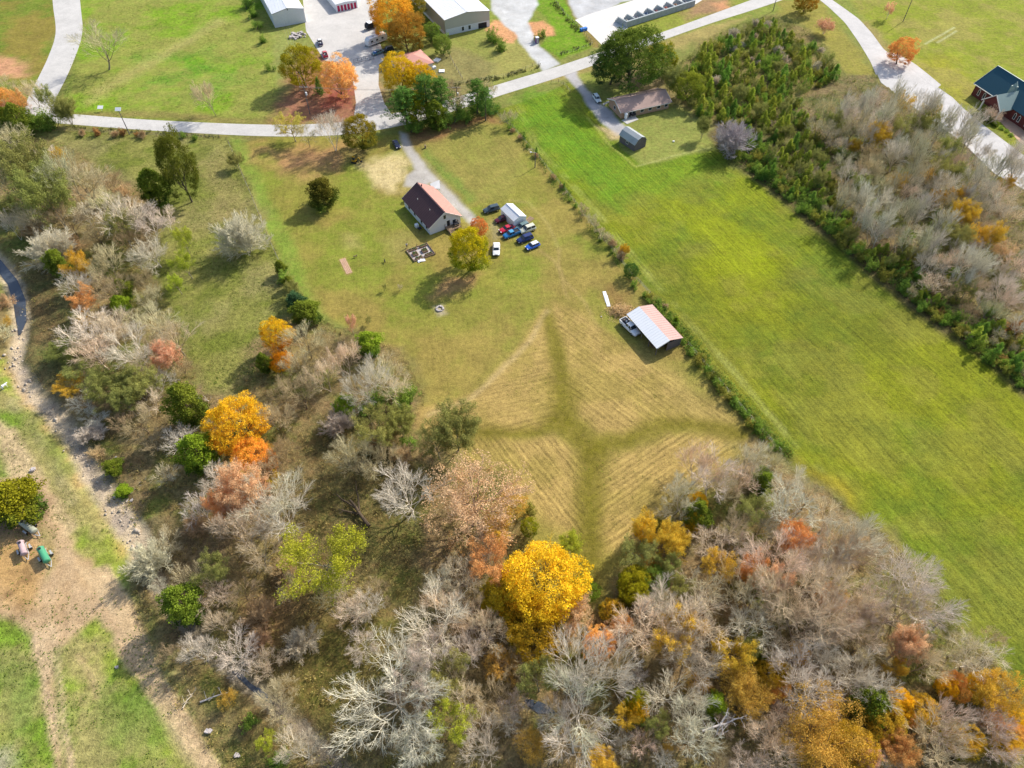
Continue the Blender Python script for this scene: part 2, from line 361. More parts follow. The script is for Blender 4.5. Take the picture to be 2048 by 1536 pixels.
# big patches
ppaint([(0,-60),(2048,-60),(2048,60),(0,60)], (140,155,62), 10, 3)
ppaint([(-300,-60),(110,-60),(118,60),(100,130),(50,200),(-300,230)], (150,138,62), 2, 3)
ppaint([(-300,-60),(110,-60),(118,60),(100,130),(50,200),(-300,230)], (118,142,45), 2, 3, .9, 5, 12)
ppaint([(-50,112),(55,120),(60,150),(-50,160)], (222,165,125), 4, 6)
ppaint([(162,-60),(545,-60),(550,250),(120,240),(150,120)], (132,168,40), 2, 3)
ppaint([(162,-60),(545,-60),(550,250),(120,240),(150,120)], (160,160,80), 2, 3, .8, 5, 14)
ppaint([(240,120),(420,100),(500,160),(430,190),(260,190)], (98,160,36), 8, 9, .8, 3, 8)
lpaint([(180,200),(270,140),(380,80),(440,40)], 5, (190,180,110), 3, 3, .6)
lpaint([(120,235),(260,228),(400,236),(545,244)], 5, (150,135,80), 2, 1.5, .8)
lpaint([(120,258),(260,268),(400,276),(540,280)], 5, (130,118,72), 2, 1.5, .7)
ppaint([(540,-60),(620,-60),(612,60),(660,150),(640,260),(560,250),(545,120)], (150,158,82), 2, 3)
ppaint([(600,100),(720,100),(715,250),(560,255),(550,215)], (175,120,95), 5, 6, .95)
ppaint([(650,170),(700,170),(705,215),(650,215)], (160,85,75), 4, 6, .9)
ppaint([(735,100),(770,100),(775,250),(740,230)], (185,150,110), 3, 3, .8)
ppaint([(840,60),(980,60),(1080,130),(975,175),(900,160)], (155,160,78), 2, 2)
ppaint([(985,90),(1055,80),(1080,132),(985,160)], (168,165,88), 2, 2)
ppaint([(900,90),(990,130),(970,175),(800,240),(770,200),(780,120),(840,140)], (150,140,90), 3, 4, .8)
ppaint([(1060,-60),(1115,-60),(1190,92),(1120,118),(1078,90),(1110,66),(1095,40),(1060,0)], (122,162,32), 1, 1)
ppaint([(1100,-60),(1112,-60),(1200,95),(1180,95)], (165,120,80), 1, 1, .6)
ppaint([(1000,180),(1190,130),(1345,76),(1500,30),(1420,75),(1330,110),(1240,150),(1190,160),(1140,155)], (175,160,95), 2, 3)
ppaint([(1240,45),(1400,5),(1500,0),(1340,62),(1200,105)], (150,160,60), 2, 2)
ppaint([(1390,0),(1470,-10),(1440,25),(1370,40)], (175,135,105), 4, 4, .9)
ppaint([(1430,6),(1455,2),(1458,16),(1435,20)], (228,165,120), 2, 2)
# church grounds
ppaint([(1560,0),(1640,0),(1720,100),(1760,170),(1700,160),(1640,80),(1560,30)], (158,152,66), 2, 3)
ppaint([(1655,-60),(2300,-60),(2300,400),(2048,330),(1940,210),(1850,150),(1800,105),(1740,50)], (146,158,40), 2, 3)
ppaint([(1800,120),(1900,110),(1960,180),(1950,215),(1880,180)], (168,165,45), 5, 6, .8)
ppaint([(1655,-60),(2300,-60),(2300,400),(2048,330),(1940,210),(1850,150),(1800,105),(1740,50)], (168,158,80), 3, 4, .7, 5, 10, 8)
ppaint([(1700,40),(1740,45),(1800,110),(1770,110)], (190,165,105), 3, 3, .6)
for p_ in ([(1850,88),(1909,55)],[(1875,85),(1913,62)]): lpaint(p_, .8, (205,208,150), .5, .1, .8)
# hay field
ppaint(HAY, (122,130,38), 1.0, .6)
k, m = pmask(HAY, 1, .6)
py_ = PXY(gx[k], gy[k])[1]
g_ = np.clip((560-py_)/300, 0, 1)*m; gcol[k] = gcol[k]*(1-g_[:,None]*.8)+np.array(alb(112,150,36))*g_[:,None]*.8
ppaint(HAY, (150,156,28), 1, .6, .6, 6, 26, 11)
ppaint(HAY, (110,132,40), 1, .6, .7, 5, 18, 15)
ppaint(HAY, (155,146,66), 1, .6, .35, 7, 9, 21)
ppaint([(1340,420),(1440,400),(1560,480),(1560,560),(1470,570),(1380,480)], (154,166,20), 8, 14, .75)
ppaint([(1040,180),(1110,180),(1220,300),(1260,420),(1130,350),(1040,250)], (112,156,34), 4, 5, .8)
ppaint([(1215,300),(1260,330),(1420,300),(1430,330),(1330,400),(1240,380)], (122,158,30), 4, 5, .7)
for off in (0, 9):
    lpaint([(1030+off,200),(1065+off,290),(1152+off,382),(1290+off,548),(1400+off,672),(1484+off,768),(1570+off,870),(1700+off,1010),(1860+off,1190)], .75, (185,188,104), .45, .3, .62, 3, 6)
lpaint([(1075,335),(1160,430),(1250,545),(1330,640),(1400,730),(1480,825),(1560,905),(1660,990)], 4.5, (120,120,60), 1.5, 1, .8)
ppaint([(1600,920),(1680,960),(1700,1010),(1650,985)], (170,150,40), 1.5, 3, .6)
setrows(HAY, ((1300,560),(1500,790)), 1.0)
# the ranch yard
RANCH = [(1160,150),(1200,140),(1330,180),(1420,250),(1430,300),(1280,330),(1245,300),(1225,250)]
ppaint(RANCH, (152,160,78), 1, 1)
ppaint([(1200,160),(1330,120),(1420,190),(1440,260),(1340,200),(1240,180)], (150,130,95), 4, 5, .9)
ppaint([(1160,150),(1215,130),(1235,160),(1190,180)], (150,165,65), 2, 2, .7)
lpaint([(1272,333),(1345,312),(1420,295)], .6, (185,190,110), .4, .3, .8)
lpaint([(1175,235),(1215,285),(1268,332)], .6, (180,185,90), .4, .3, .8)
# lawn
ppaint(LAWN, (150,147,64), 1, .8)
ppaint(LAWN, (134,152,50), 1, .8, .6, 5, 16, 31)
ppaint(LAWN, (172,146,82), 1, .8, .6, 5, 12, 37)
lpaint([(466,285),(510,390),(560,490),(600,585),(650,660)], [7,7,7,5,3], (134,162,62), 2, 1.2, .8)
lpaint([(458,290),(500,380),(545,490),(590,590)], .5, (200,180,120), .4, .3, .8)
ppaint([(830,275),(985,230),(1060,330),(1000,420),(930,390),(870,320)], (155,150,75), 3, 4, .7)
ppaint([(860,300),(900,340),(960,400),(945,410),(890,360),(850,310)], (115,150,60), 2, 2, .7)
ppaint([(540,300),(680,285),(650,350),(560,330)], (205,150,110), 6, 8, .8)
ppaint([(820,270),(985,225),(1000,240),(930,262),(830,295)], (150,105,75), 3, 4, .85)
ppaint([(725,330),(790,305),(815,320),(825,350),(800,385),(760,382),(735,350)], (228,206,150), 3, 5, .95)
ppaint([(680,300),(740,300),(735,330),(690,330)], (150,125,85), 3, 4, .7)
ppaint([(680,518),(690,515),(704,545),(694,549)], (212,165,125), .6, .6)
ppaint([(690,470),(715,475),(715,495),(695,492)], (195,180,110), 2, 2, .6)
ppaint([(765,480),(830,470),(810,520),(770,510)], (180,165,100), 3, 4, .5)
ppaint([(860,600),(900,560),(960,540),(940,570),(900,590)], (185,140,100), 2, 4, .8)
ppaint([(870,612),(888,608),(892,628),(875,632)], (205,190,165), 1, 1, .8)
ppaint([(1230,560),(1262,590),(1262,640),(1215,620),(1200,590)], (150,105,65), 3, 4, .85)
ppaint([(1180,560),(1260,560),(1330,650),(1350,720),(1290,720),(1230,640)], (160,140,80), 3, 4, .5)
lpaint([(1080,500),(1110,520),(1130,560),(1165,600),(1200,660)], .8, (190,165,105), .6, .6, .6)
lpaint([(1118,500),(1120,540),(1135,600)], .7, (190,165,105), .6, .6, .6)
lpaint([(1020,400),(1060,405),(1090,440),(1120,500)], .8, (180,165,100), .6, .6, .6)
ppaint([(985,445),(1000,440),(1010,475),(990,480)], (175,165,120), 1.5, 2, .8)
# stubble
STB = [[(1092,616),(1050,668),(1012,725),(960,775),(900,798),(830,822),(812,850),(850,872),(950,858),(1040,868),(1085,858),(1118,826),(1124,785),(1106,735),(1094,680)],
       [(1104,606),(1165,625),(1230,676),(1300,722),(1370,770),(1440,815),(1470,842),(1380,838),(1290,852),(1200,876),(1162,845),(1136,800),(1138,730),(1112,665)],
       [(870,885),(950,872),(1040,884),(1110,874),(1164,915),(1168,980),(1164,1060),(1130,1075),(1060,1010),(990,950)],
       [(1186,930),(1250,895),(1340,868),(1430,870),(1510,890),(1480,940),(1380,1005),(1280,1075),(1210,1110),(1190,1040)]]
ppaint([(1085,610),(1130,600),(1240,680),(1340,760),(1460,840),(1500,900),(1380,1010),(1260,1170),(1160,1290),(1090,1240),(1040,1080),(960,940),(840,880),(820,830),(930,780),(1020,700)], (160,148,72), 3, 3, .9)
for i_, p in enumerate(STB): ppaint(p, (192,162,98), (1,1.6,2,2)[i_], (1,1.6,2,2.5)[i_], .85)
ppaint([(1300,720),(1400,760),(1500,860),(1530,900),(1480,900),(1350,820)], (176,156,88), 3, 3, .6)
for p in STB: ppaint(p, (150,138,62), 2, 3, .45, 6, 7, 41)
lpaint([(1095,625),(1050,690),(1000,745),(940,795),(860,830)], 1.2, (205,180,125), .8, .8, .7)
for pts, wd in (([(1100,640),(1110,700),(1132,790),(1125,840),(1185,900),(1178,980),(1176,1100),(1180,1240)], [3,4.6,5,5.2,5.4,5.4,5.6,6]), ([(930,860),(1000,868),(1080,862),(1130,835)], [4,4,3.6,3.6]), ([(1185,905),(1270,868),(1360,842),(1430,850),(1480,870)], [4.2,4.2,4.2,4.6,5])):
    lpaint(pts, wd, (122,114,34), 2.2, 1.6, .8)
setrows(LAWN, ((1120,500),(1180,700)), .25)
setrows(STB[0], ((900,800),(1090,760)), .7); setrows(STB[1], ((1140,680),(1330,820)), 1.0)
setrows(STB[2], ((1030,900),(1150,1050)), 1.5); setrows(STB[3], ((1200,990),(1330,900)), 1.4)
setrows([(820,275),(985,230),(1060,330),(1100,480),(960,420)], ((900,290),(1000,430)), .35)
# pasture, woods
ppaint(PAST, (152,150,78), 2, 2); ppaint(PAST, (118,130,48), 2, 2, .8, 6, 8, 51); ppaint(PAST, (172,158,108), 2, 2, .5, 6, 14, 55)
ppaint([(430,300),(520,430),(500,480),(430,420),(400,330)], (168,150,100), 5, 6, .6)
ppaint(FOREST, (138,124,84), 3, 5); ppaint(FOREST, (118,128,54), 3, 5, .9, 6, 10, 61); ppaint(FOREST, (172,146,104), 3, 5, .6, 7, 8, 65)
ppaint(WOOD, (128,118,78), 2, 3); ppaint(WOOD, (96,112,52), 2, 3, .85, 6, 8, 71); ppaint(WOOD, (172,146,108), 2, 3, .4, 7, 9, 75)
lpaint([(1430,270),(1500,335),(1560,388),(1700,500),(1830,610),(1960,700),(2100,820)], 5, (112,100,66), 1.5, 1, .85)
ppaint(THICK, (128,124,66), 3, 4); ppaint(THICK, (165,140,90), 3, 4, .6, 6, 8, 77)
ppaint([(620,850),(800,860),(830,1000),(780,1150),(620,1180),(560,1000)], (108,104,58), 5, 8, .8)
ppaint([(540,1160),(720,1150),(800,1260),(700,1450),(560,1480),(500,1300)], (125,108,62), 5, 8, .8)
ppaint([(620,1280),(760,1240),(720,1480),(560,1520)], (100,104,42), 5, 8, .7)
ppaint([(480,1130),(600,1120),(560,1280),(480,1260)], (160,125,88), 5, 7, .7)
ppaint([(40,560),(110,560),(150,640),(150,780),(90,760),(60,690)], (104,112,62), 3, 4, .95)  # green grass beside the creek, with the trees' shade put into its colour
ppaint([(40,560),(110,600),(120,700),(60,690)], (120,95,68), 3, 4, .6)
ppaint([(0,440),(90,420),(60,520),(20,510)], (118,132,58), 3, 3, .9)
ppaint([(-60,600),(20,610),(15,730),(-60,740)], (150,130,85), 3, 4)
# the left meadow and its tracks
ppaint(MEADOW, (162,174,70), 1.5, 2); ppaint(MEADOW, (124,160,48), 1.5, 2, .8, 5, 10, 81); ppaint(MEADOW, (190,170,115), 1.5, 2, .75, 6, 7, 85)
ppaint([(200,1380),(330,1330),(350,1430),(300,1500),(220,1500)], (112,150,48), 4, 5, .7)
ppaint([(0,1300),(80,1310),(90,1420),(30,1420),(0,1400)], (112,150,55), 4, 5, .7)
ppaint([(60,760),(110,850),(150,940),(120,960),(60,870),(20,790)], (140,150,70), 2, 3, .8)
lpaint([(-40,830),(10,870),(45,940),(70,1000),(110,1060)], [3,3.5,5,6,7], (222,195,148), 1, 1)
lpaint([(10,780),(60,850),(110,930),(140,1000)], 2.5, (190,175,130), 1, 1, .6, 3, 5)
ppaint([(-100,955),(85,955),(115,1040),(150,1110),(215,1150),(255,1220),(290,1300),(300,1350),(262,1330),(220,1265),(185,1235),(125,1290),(85,1285),(30,1232),(-100,1220)], (216,184,142), .8, 2.0)
ppaint([(-100,1040),(70,1040),(95,1130),(80,1200),(-100,1200)], (208,165,100), 3, 4, .8)
ppaint([(-100,1010),(90,1000),(100,1030),(60,1060),(-100,1080)], (120,95,85), 3, 3, .7)
ppaint([(10,1130),(60,1130),(60,1230),(0,1230)], (120,92,62), 3, 4, .8, 5, 3)
ppaint([(85,1040),(105,1060),(112,1120),(100,1160),(92,1110)], (160,155,88), 1, 1.5, .7)
ppaint([(150,1120),(180,1140),(210,1200),(170,1170)], (230,190,130), 2, 3, .6)
lpaint([(88,1270),(102,1340),(110,1420),(122,1480),(135,1580)], [4,3.2,2.6,2.4,2.6], (226,196,154), .4, .6)
for q_ in ((-7,0),(7,0)): lpaint([(105+q_[0],1050),(130+q_[0],1180),(100+q_[0]*.8,1290),(112+q_[0]*.7,1420),(128+q_[0]*.7,1580)], .8, (200,165,120), .4, .5, .6, 3, 5)
for q_ in (-9,6): lpaint([(120+q_,1100),(190+q_,1160),(262+q_,1260),(300+q_,1370),(345+q_,1440),(425+q_,1570)], .8, (245,222,180), .4, .6, .7, 3, 5)
lpaint([(112,1300),(116,1400),(124,1470),(130,1580)], .9, (150,160,85), .5, .4, .7)
lpaint([(200,1150),(250,1220),(280,1300),(310,1370),(360,1440),(430,1560)], [4,3.2,3.2,3.2,2.8,3], (222,192,148), .5, .7)
lpaint([(320,1420),(350,1480),(400,1560)], 1.3, (205,185,130), .7, .8, .7)
lpaint([(155,1310),(180,1350),(192,1395)], .9, (205,175,130), .5, .5, .7)
ppaint([(-30,1480),(25,1490),(20,1560),(-30,1560)], (195,180,165), 2, 2, .7)
# bare soil and gravel round the shops
ppaint([(985,42),(1008,45),(1037,75),(1030,86),(990,84),(972,62)], (232,172,122), 1, 2)
ppaint([(1056,46),(1086,42),(1106,56),(1110,70),(1070,76),(1060,64)], (230,168,118), 1, 1.5)
lab = np.zeros(len(gx), int); LN = ['ground', 'hay_field', 'lawn', 'pasture', 'forest_floor', 'creek_bed', 'gravel', 'dirt_yard']
def setlab(pts, i, wob=1.0):
    P = W(pts); k = np.where(bbmask(P, 3))[0]; d = sdist(P, gx[k]+wobx[k]*wob*2, gy[k]+woby[k]*wob*2); lab[k[d > 0]] = i
for p, i in ((PAST,3),(LAWN,2),(FOREST,4),(WOOD,4),(THICK,3),(MEADOW,3)): setlab(p, i)
setlab(HAY, 1, .3)
GRV = [[(975,-60),(1058,-60),(1078,10),(1056,42),(1078,92),(1120,128),(1085,142),(1055,105),(1028,66),(1000,42),(985,20)],
       [(798,262),(815,268),(828,300),(858,335),(890,372),(925,405),(955,445),(940,450),(905,415),(860,365),(838,378),(812,372),(815,350),(832,340),(808,300)],
       [(1128,150),(1150,142),(1170,175),(1200,205),(1225,225),(1240,245),(1258,262),(1232,270),(1205,245),(1180,218),(1155,180)],
       [(1110,-60),(1300,-60),(1300,-5),(1240,5),(1165,48),(1150,30)]]
for i, p in enumerate(GRV):
    ppaint(p, ((222,222,220),(205,198,188),(200,196,196),(212,212,212))[i], .8, 1.0); setlab(p, 6, 1)
lpaint([(850,318),(895,372),(935,415)], .9, (165,160,110), .5, .6, .7)
ppaint([(1190,250),(1235,262),(1248,275),(1225,280)], (222,195,150), 1.2, 1.5, .8)
DIRT = [(-100,955),(85,955),(115,1040),(150,1110),(215,1150),(255,1220),(290,1300),(262,1330),(220,1265),(185,1235),(125,1290),(85,1285),(30,1232),(-100,1220)]
setlab(DIRT, 7, 2)
# creek: carved channel with a pale stony bed
k, m, d, wd = lmask(CREEK, [a*1.0 for a in CWID], 1.2, 1.0)
gcol[k] = gcol[k]*(1-m[:,None])+np.array(alb(232,208,172))*m[:,None]
dk = (m*np.clip((fbm(gx[k], gy[k], 3.5, 5, 91)-.55)*7, 0, 1)*.4)[:,None]; gcol[k] = gcol[k]*(1-dk)+np.array(alb(120,112,122))*dk
lab[k[m > .5]] = 5
lpaint([(290,1120),(330,1200),(400,1290),(480,1350),(560,1420),(640,1500),(700,1560)], 2.4, (88,82,66), 1.5, 2, .6)
P = W(CREEK); kk = np.where(bbmask(P, 12))[0]; d, q = ldist(P, gx[kk]+wobx[kk]*2, gy[kk]+woby[kk]*2); wd = np.interp(q, range(len(CWID)), CWID)
gz[kk] -= .9*smooth(wd/2+.6-d, 1.8)
BANK = [(20,540),(50,580),(55,640),(48,700),(70,760),(125,815),(170,870),(195,930),(225,975)]
lpaint(BANK, 2.2, (95,92,66), 1.5, 1.5, .7, 3, 4)
lpaint([(5,730),(40,790),(90,850),(135,905),(150,950),(185,1010),(220,1060),(240,1110)], 1.5, (205,160,110), 1, 1.5, .6, 4, 4)
# gentle swells of rough ground away from roads and buildings
rough = np.isin(lab, (3, 4)); gz[rough] += (fbm(gx[rough], gy[rough], 9, 4, 95)-.62)*.55
far_ = ~core; gcol[far_] = np.array(alb(130,142,66))
gcol *= (.74+.32*fbm(gx, gy, 3.0, 4, 97))[:, None]
gv = np.stack([gx, gy, gz], 1)
ii, jj = np.meshgrid(np.arange(NXG-1), np.arange(NYG-1)); b0 = (jj*NXG+ii).ravel()
quads = np.stack([b0, b0+1, b0+1+NXG, b0+NXG], 1); qlab = lab[quads].max(1)
col4 = np.concatenate([gcol, np.ones((len(gx), 1))], 1)
for i, nme in enumerate(LN):
    q = quads[qlab == i]
    if not len(q): continue
    u, inv = np.unique(q, return_inverse=True); inv = inv.reshape(q.shape)
    me = ngon_np(nme, gv[u], inv, [GR[nme]], smooth=True, attrs=[('Col','POINT','FLOAT_COLOR',col4[u]),('phase','POINT','FLOAT',phase[u]),('along','POINT','FLOAT',along[u]),('rows','POINT','FLOAT',rows[u])])
    struct(obj({'pasture':'pasture_grass','gravel':'gravel_drive'}.get(nme, nme), me))
def zat(x, y):
    i = min(max(np.searchsorted(xs, x)-1, 0), NXG-2); j = min(max(np.searchsorted(ys, y)-1, 0), NYG-2); return float(gz[j*NXG+i])

# ------------------------------------------------------------------ roads, pavings, water
def band(name, top, bot, mat, z=.03, curb=None):
    """road between two edge lines"""
    def res(pts, n=60):
        P = W(pts); s = np.concatenate([[0], np.cumsum(np.linalg.norm(np.diff(P, axis=0), axis=1))]); t = np.linspace(0, s[-1], n)
        q = np.stack([np.interp(t, s, P[:,0]), np.interp(t, s, P[:,1])], 1)
        for _ in range(4): q[1:-1] = (q[:-2]+2*q[1:-1]+q[2:])/4
        return q
    a, b = res(top), res(bot); n = len(a); vs = [(*p, z) for p in a]+[(*p, z) for p in b]+[(*p, -.15) for p in a]+[(*p, -.15) for p in b]
    fs = [(n+i, n+i+1, i+1, i) for i in range(n-1)]+[(i, i+1, 2*n+i+1, 2*n+i) for i in range(n-1)]+[(3*n+i, 3*n+i+1, n+i+1, n+i) for i in range(n-1)]
    struct(obj(name, mesh(name, vs, fs, mat)))
    return a, b
def flat(name, pts, mat, z=.03, th=.18):
    P = [(*G(x, y), z) for x, y in pts]; mb = MB(); mb.slab(P, th); return struct(mb.obj(name, mat))
R2T = [(88,226),(125,225),(150,228),(260,238),(400,245),(520,250),(620,250),(700,245),(780,230),(860,210),(930,190),(1000,167.5),(1095,140),(1190,108),(1330,63),(1420,30),(1502,0),(1600,-36),(1700,-72)]
R2B = [(70,243),(90,245),(125,247),(250,258),(400,267),(520,273),(620,274),(710,270),(790,255),(870,236),(940,212),(1000,190),(1095,163),(1190,130),(1337,76),(1425,45),(1520,16),(1615,-18),(1715,-54)]
ra, rb = band('country_road', R2T, R2B, M['road'], .03)
band('side_road', [(100,-60),(103,-20),(107,20),(111,45),(112,66),(107,88),(92,125),(72,165),(52,203),(50,232)], [(152,-60),(158,-20),(163,30),(166,55),(162,82),(150,115),(133,155),(112,195),(106,212),(112,232)], M['road'], .026)
band('church_drive', [(1600,-40),(1633,-5),(1655,12),(1690,45),(1718,85),(1742,125),(1752,150)], [(1640,-40),(1660,-3),(1682,12),(1718,38),(1745,68),(1768,100),(1795,118)], M['drive'], .034)
flat('church_car_park', [(1742,122),(1770,104),(1795,116),(1862,165),(1905,195),(1925,215),(1960,245),(2060,320),(2200,400),(2200,470),(2060,385),(1990,348),(1925,285),(1860,238),(1805,198),(1762,165)], M['drive'], .026)
band('church_lane', [(1778,104),(1800,110),(1830,128),(1858,150),(1882,170)], [(1778,116),(1798,120),(1822,137),(1850,160),(1872,178)], M['drive'], .039)
flat('storage_lot', [(600,-60),(760,-60),(752,60),(770,118),(758,128),(757,170),(768,205),(790,240),(705,252),(712,205),(708,175),(702,135),(648,120),(612,62)], M['lot'], .022)
flat('block_yard', [(1110,-60),(1500,-60),(1392,8),(1262,48),(1240,75),(1206,92),(1182,68),(1150,40),(1180,28),(1300,-10),(1130,-20)], M['white_conc'], .026)
flat('ranch_patio', [(1243,241),(1268,231),(1277,239),(1254,248.5)], M['concrete'], .1, .25)
flat('ranch_end_slab', [(1326,208),(1330,195),(1337,202),(1328,209)], M['concrete'], .1, .25)
flat('ranch_walk', [(1205,208),(1217,202),(1219,204),(1207,211)], M['concrete'], .08, .2)
# creek water and forest brook pools
def ribbon(name, pts, wds, z, mat):
    P = W(pts); n = len(P); vs = []
    for i in range(n):
        t = P[min(i+1, n-1)]-P[max(i-1, 0)]; t /= np.linalg.norm(t); nn = np.array((-t[1], t[0])); wv = wds[i]*.5
        vs += [(*(P[i]+nn*wv), z), (*(P[i]-nn*wv), z)]
    return struct(obj(name, mesh(name, vs, [(2*i, 2*i+1, 2*i+3, 2*i+2) for i in range(n-1)], mat)))
ribbon('creek_water', [(-60,470),(-10,520),(22,560),(36,600),(40,640),(36,665)], [2.2,2.2,2.4,2.8,2.2,.6], -.74, M['water'])
ribbon('brook_water', [(462,1340),(480,1350),(505,1372),(530,1393),(545,1405)], [.2,.9,1.1,.9,.2], -.74, M['water'])
ribbon('woodland_pool', [(1050,1400),(1065,1408),(1080,1416),(1095,1420),(1110,1425)], [.3,1.4,1.8,1.2,.3], .09, M['water'])
# ------------------------------------------------------------------ trees: skeletons as prisms, leaves as small faces
def unit(v): return v/(np.linalg.norm(v)+1e-9)
def perp(v):
    a = np.array((0, 0, 1.0)) if abs(v[2]) < .9 else np.array((1.0, 0, 0)); return unit(np.cross(v, a))
def rotv(v, ax, a): return v*math.cos(a)+np.cross(ax, v)*math.sin(a)+ax*np.dot(ax, v)*(1-math.cos(a))
def grow(rng, H, spec, trunk_r, fork=1, tl=.62, up=None):
    """spec: per level (count, length factor, angle deg, segments, start fraction, up pull, wobble)
    returns list of segments (level, p0, p1, r0, r1)"""
    segs = []; tips = []
    def branch(p, d, L, r, lvl):
        n, wob, up = SEG[lvl], WOB[lvl], UP[lvl]; pts = [p]; rr = [r]; dirs = [d]
        for i in range(n):
            d = unit(d+rng.normal(0, wob, 3)+np.array((0, 0, up))); p = p+d*L/n
            pts.append(p); rr.append(r*(1-(i+1)/n*TAP[lvl])); dirs.append(d)
        for i in range(n): segs.append((lvl, pts[i], pts[i+1], rr[i], rr[i+1]))
        if lvl == LAST: tips.append((pts[-1], pts[n//2])); return
        c, lf, ang, st = spec[lvl]; c = int(c*rng.uniform(.8, 1.2)+.5); a0 = rng.uniform(0, 6.3)
        for k in range(c):
            t = st+(1-st)*(k+rng.uniform(0, .9))/c; t = min(t, .999); i = min(int(t*n), n-1); f = t*n-i
            q = pts[i]*(1-f)+pts[i+1]*f; rq = rr[i]*(1-f)+rr[i+1]*f; dd = dirs[i+1]
            a0 += 2.4+rng.uniform(-.4, .4); ax = rotv(perp(dd), dd, a0); nd = rotv(dd, ax, math.radians(ang*rng.uniform(.7, 1.25)))
            sc = (1-.45*abs(t-.45)) if lvl == 0 else (1-.3*t)
            branch(q, nd, L*lf*sc*rng.uniform(.8, 1.2), rq*.62, lvl+1)
        if lvl > 0:
            branch(pts[-1], dirs[-1], L*.4, rr[-1]*.9, min(lvl+1, LAST))
    LAST = len(spec); SEG = [5, 5, 3, 2, 1, 1][:LAST+1]; SEG[LAST] = 1 if LAST > 3 else 2; WOB = [.07, .11, .13, .14, .15, .2]; UP = up or [.03, .12, .1, .07, .04, .02]; TAP = [.6, .65, .7, .7, .6, .5]
    for k in range(fork):
        d = unit(np.array((rng.normal(0, .1+.22*(fork > 1)), rng.normal(0, .1+.22*(fork > 1)), 1)))
        branch(np.array((0, 0, -.3)), d, H*(tl if fork == 1 else tl*.95), trunk_r/(fork**.5), 0)
    return segs, tips
def prisms(segs, k, rmin):
    n = len(segs); P0 = np.array([s[1] for s in segs]); P1 = np.array([s[2] for s in segs])
    R0 = np.maximum(np.array([s[3] for s in segs]), rmin); R1 = np.maximum(np.array([s[4] for s in segs]), rmin*.8)
    d = P1-P0; d /= np.linalg.norm(d, axis=1)[:,None]+1e-9; a = np.where(np.abs(d[:,2:3]) < .9, np.array([[0,0,1.0]]), np.array([[1.0,0,0]]))
    u = np.cross(d, a); u /= np.linalg.norm(u, axis=1)[:,None]; v = np.cross(d, u); vs = np.zeros((n, 2*k, 3))
    for i in range(k):
        t = 2*math.pi*i/k; o = math.cos(t)*u+math.sin(t)*v; vs[:,i] = P0+o*R0[:,None]; vs[:,k+i] = P1+o*R1[:,None]+d*R1[:,None]*.2
    fs = np.array([(i, (i+1) % k, k+(i+1) % k, k+i) for i in range(k)]); b = (np.arange(n)*2*k)[:,None,None]
    return vs.reshape(-1, 3), (fs[None]+b).reshape(-1, 4)
def leaves(rng, centers, rad, per, size, flat=.25, out=None, squash=.8):
    """clusters of small leaf-sprays: triangles pairs with random facing"""
    C = np.repeat(np.asarray(centers), per, 0); n = len(C); rd = np.repeat(np.asarray(rad) if np.ndim(rad) else np.full(len(centers), rad), per)
    o = rng.normal(0, 1, (n, 3)); o /= np.linalg.norm(o, axis=1)[:,None]; o *= (rng.uniform(.25, 1, n)**.6*rd)[:,None]; o[:,2] *= squash
    p = C+o; nr = rng.normal(0, 1, (n, 3))+np.array((0, 0, .7))+o/rd[:,None]*.9; nr /= np.linalg.norm(nr, axis=1)[:,None]
    a = rng.normal(0, 1, (n, 3)); t = np.cross(nr, a); t /= np.linalg.norm(t, axis=1)[:,None]; b = np.cross(nr, t)
    s = size*rng.uniform(.6, 1.4, n)[:,None]; bend = nr*s*.3
    vs = np.stack([p-t*s*.6, p-b*s*.45+bend, p+t*s*.6, p+b*s*.45-bend*.3], 1).reshape(-1, 3); fs = np.arange(4*n).reshape(-1, 4)
    z0, z1 = p[:,2].min(), p[:,2].max(); hf = np.repeat((p[:,2]-z0)/(z1-z0), 4)
    cr = np.repeat(rng.uniform(0, 1, len(centers)), per); rnd = np.repeat(np.clip(.5*cr+.5*rng.uniform(0, 1, n), 0, 1), 4)
    return vs, fs, rnd, hf
VAR = {}        # kind -> list of dict(trunk, crown, H, W)
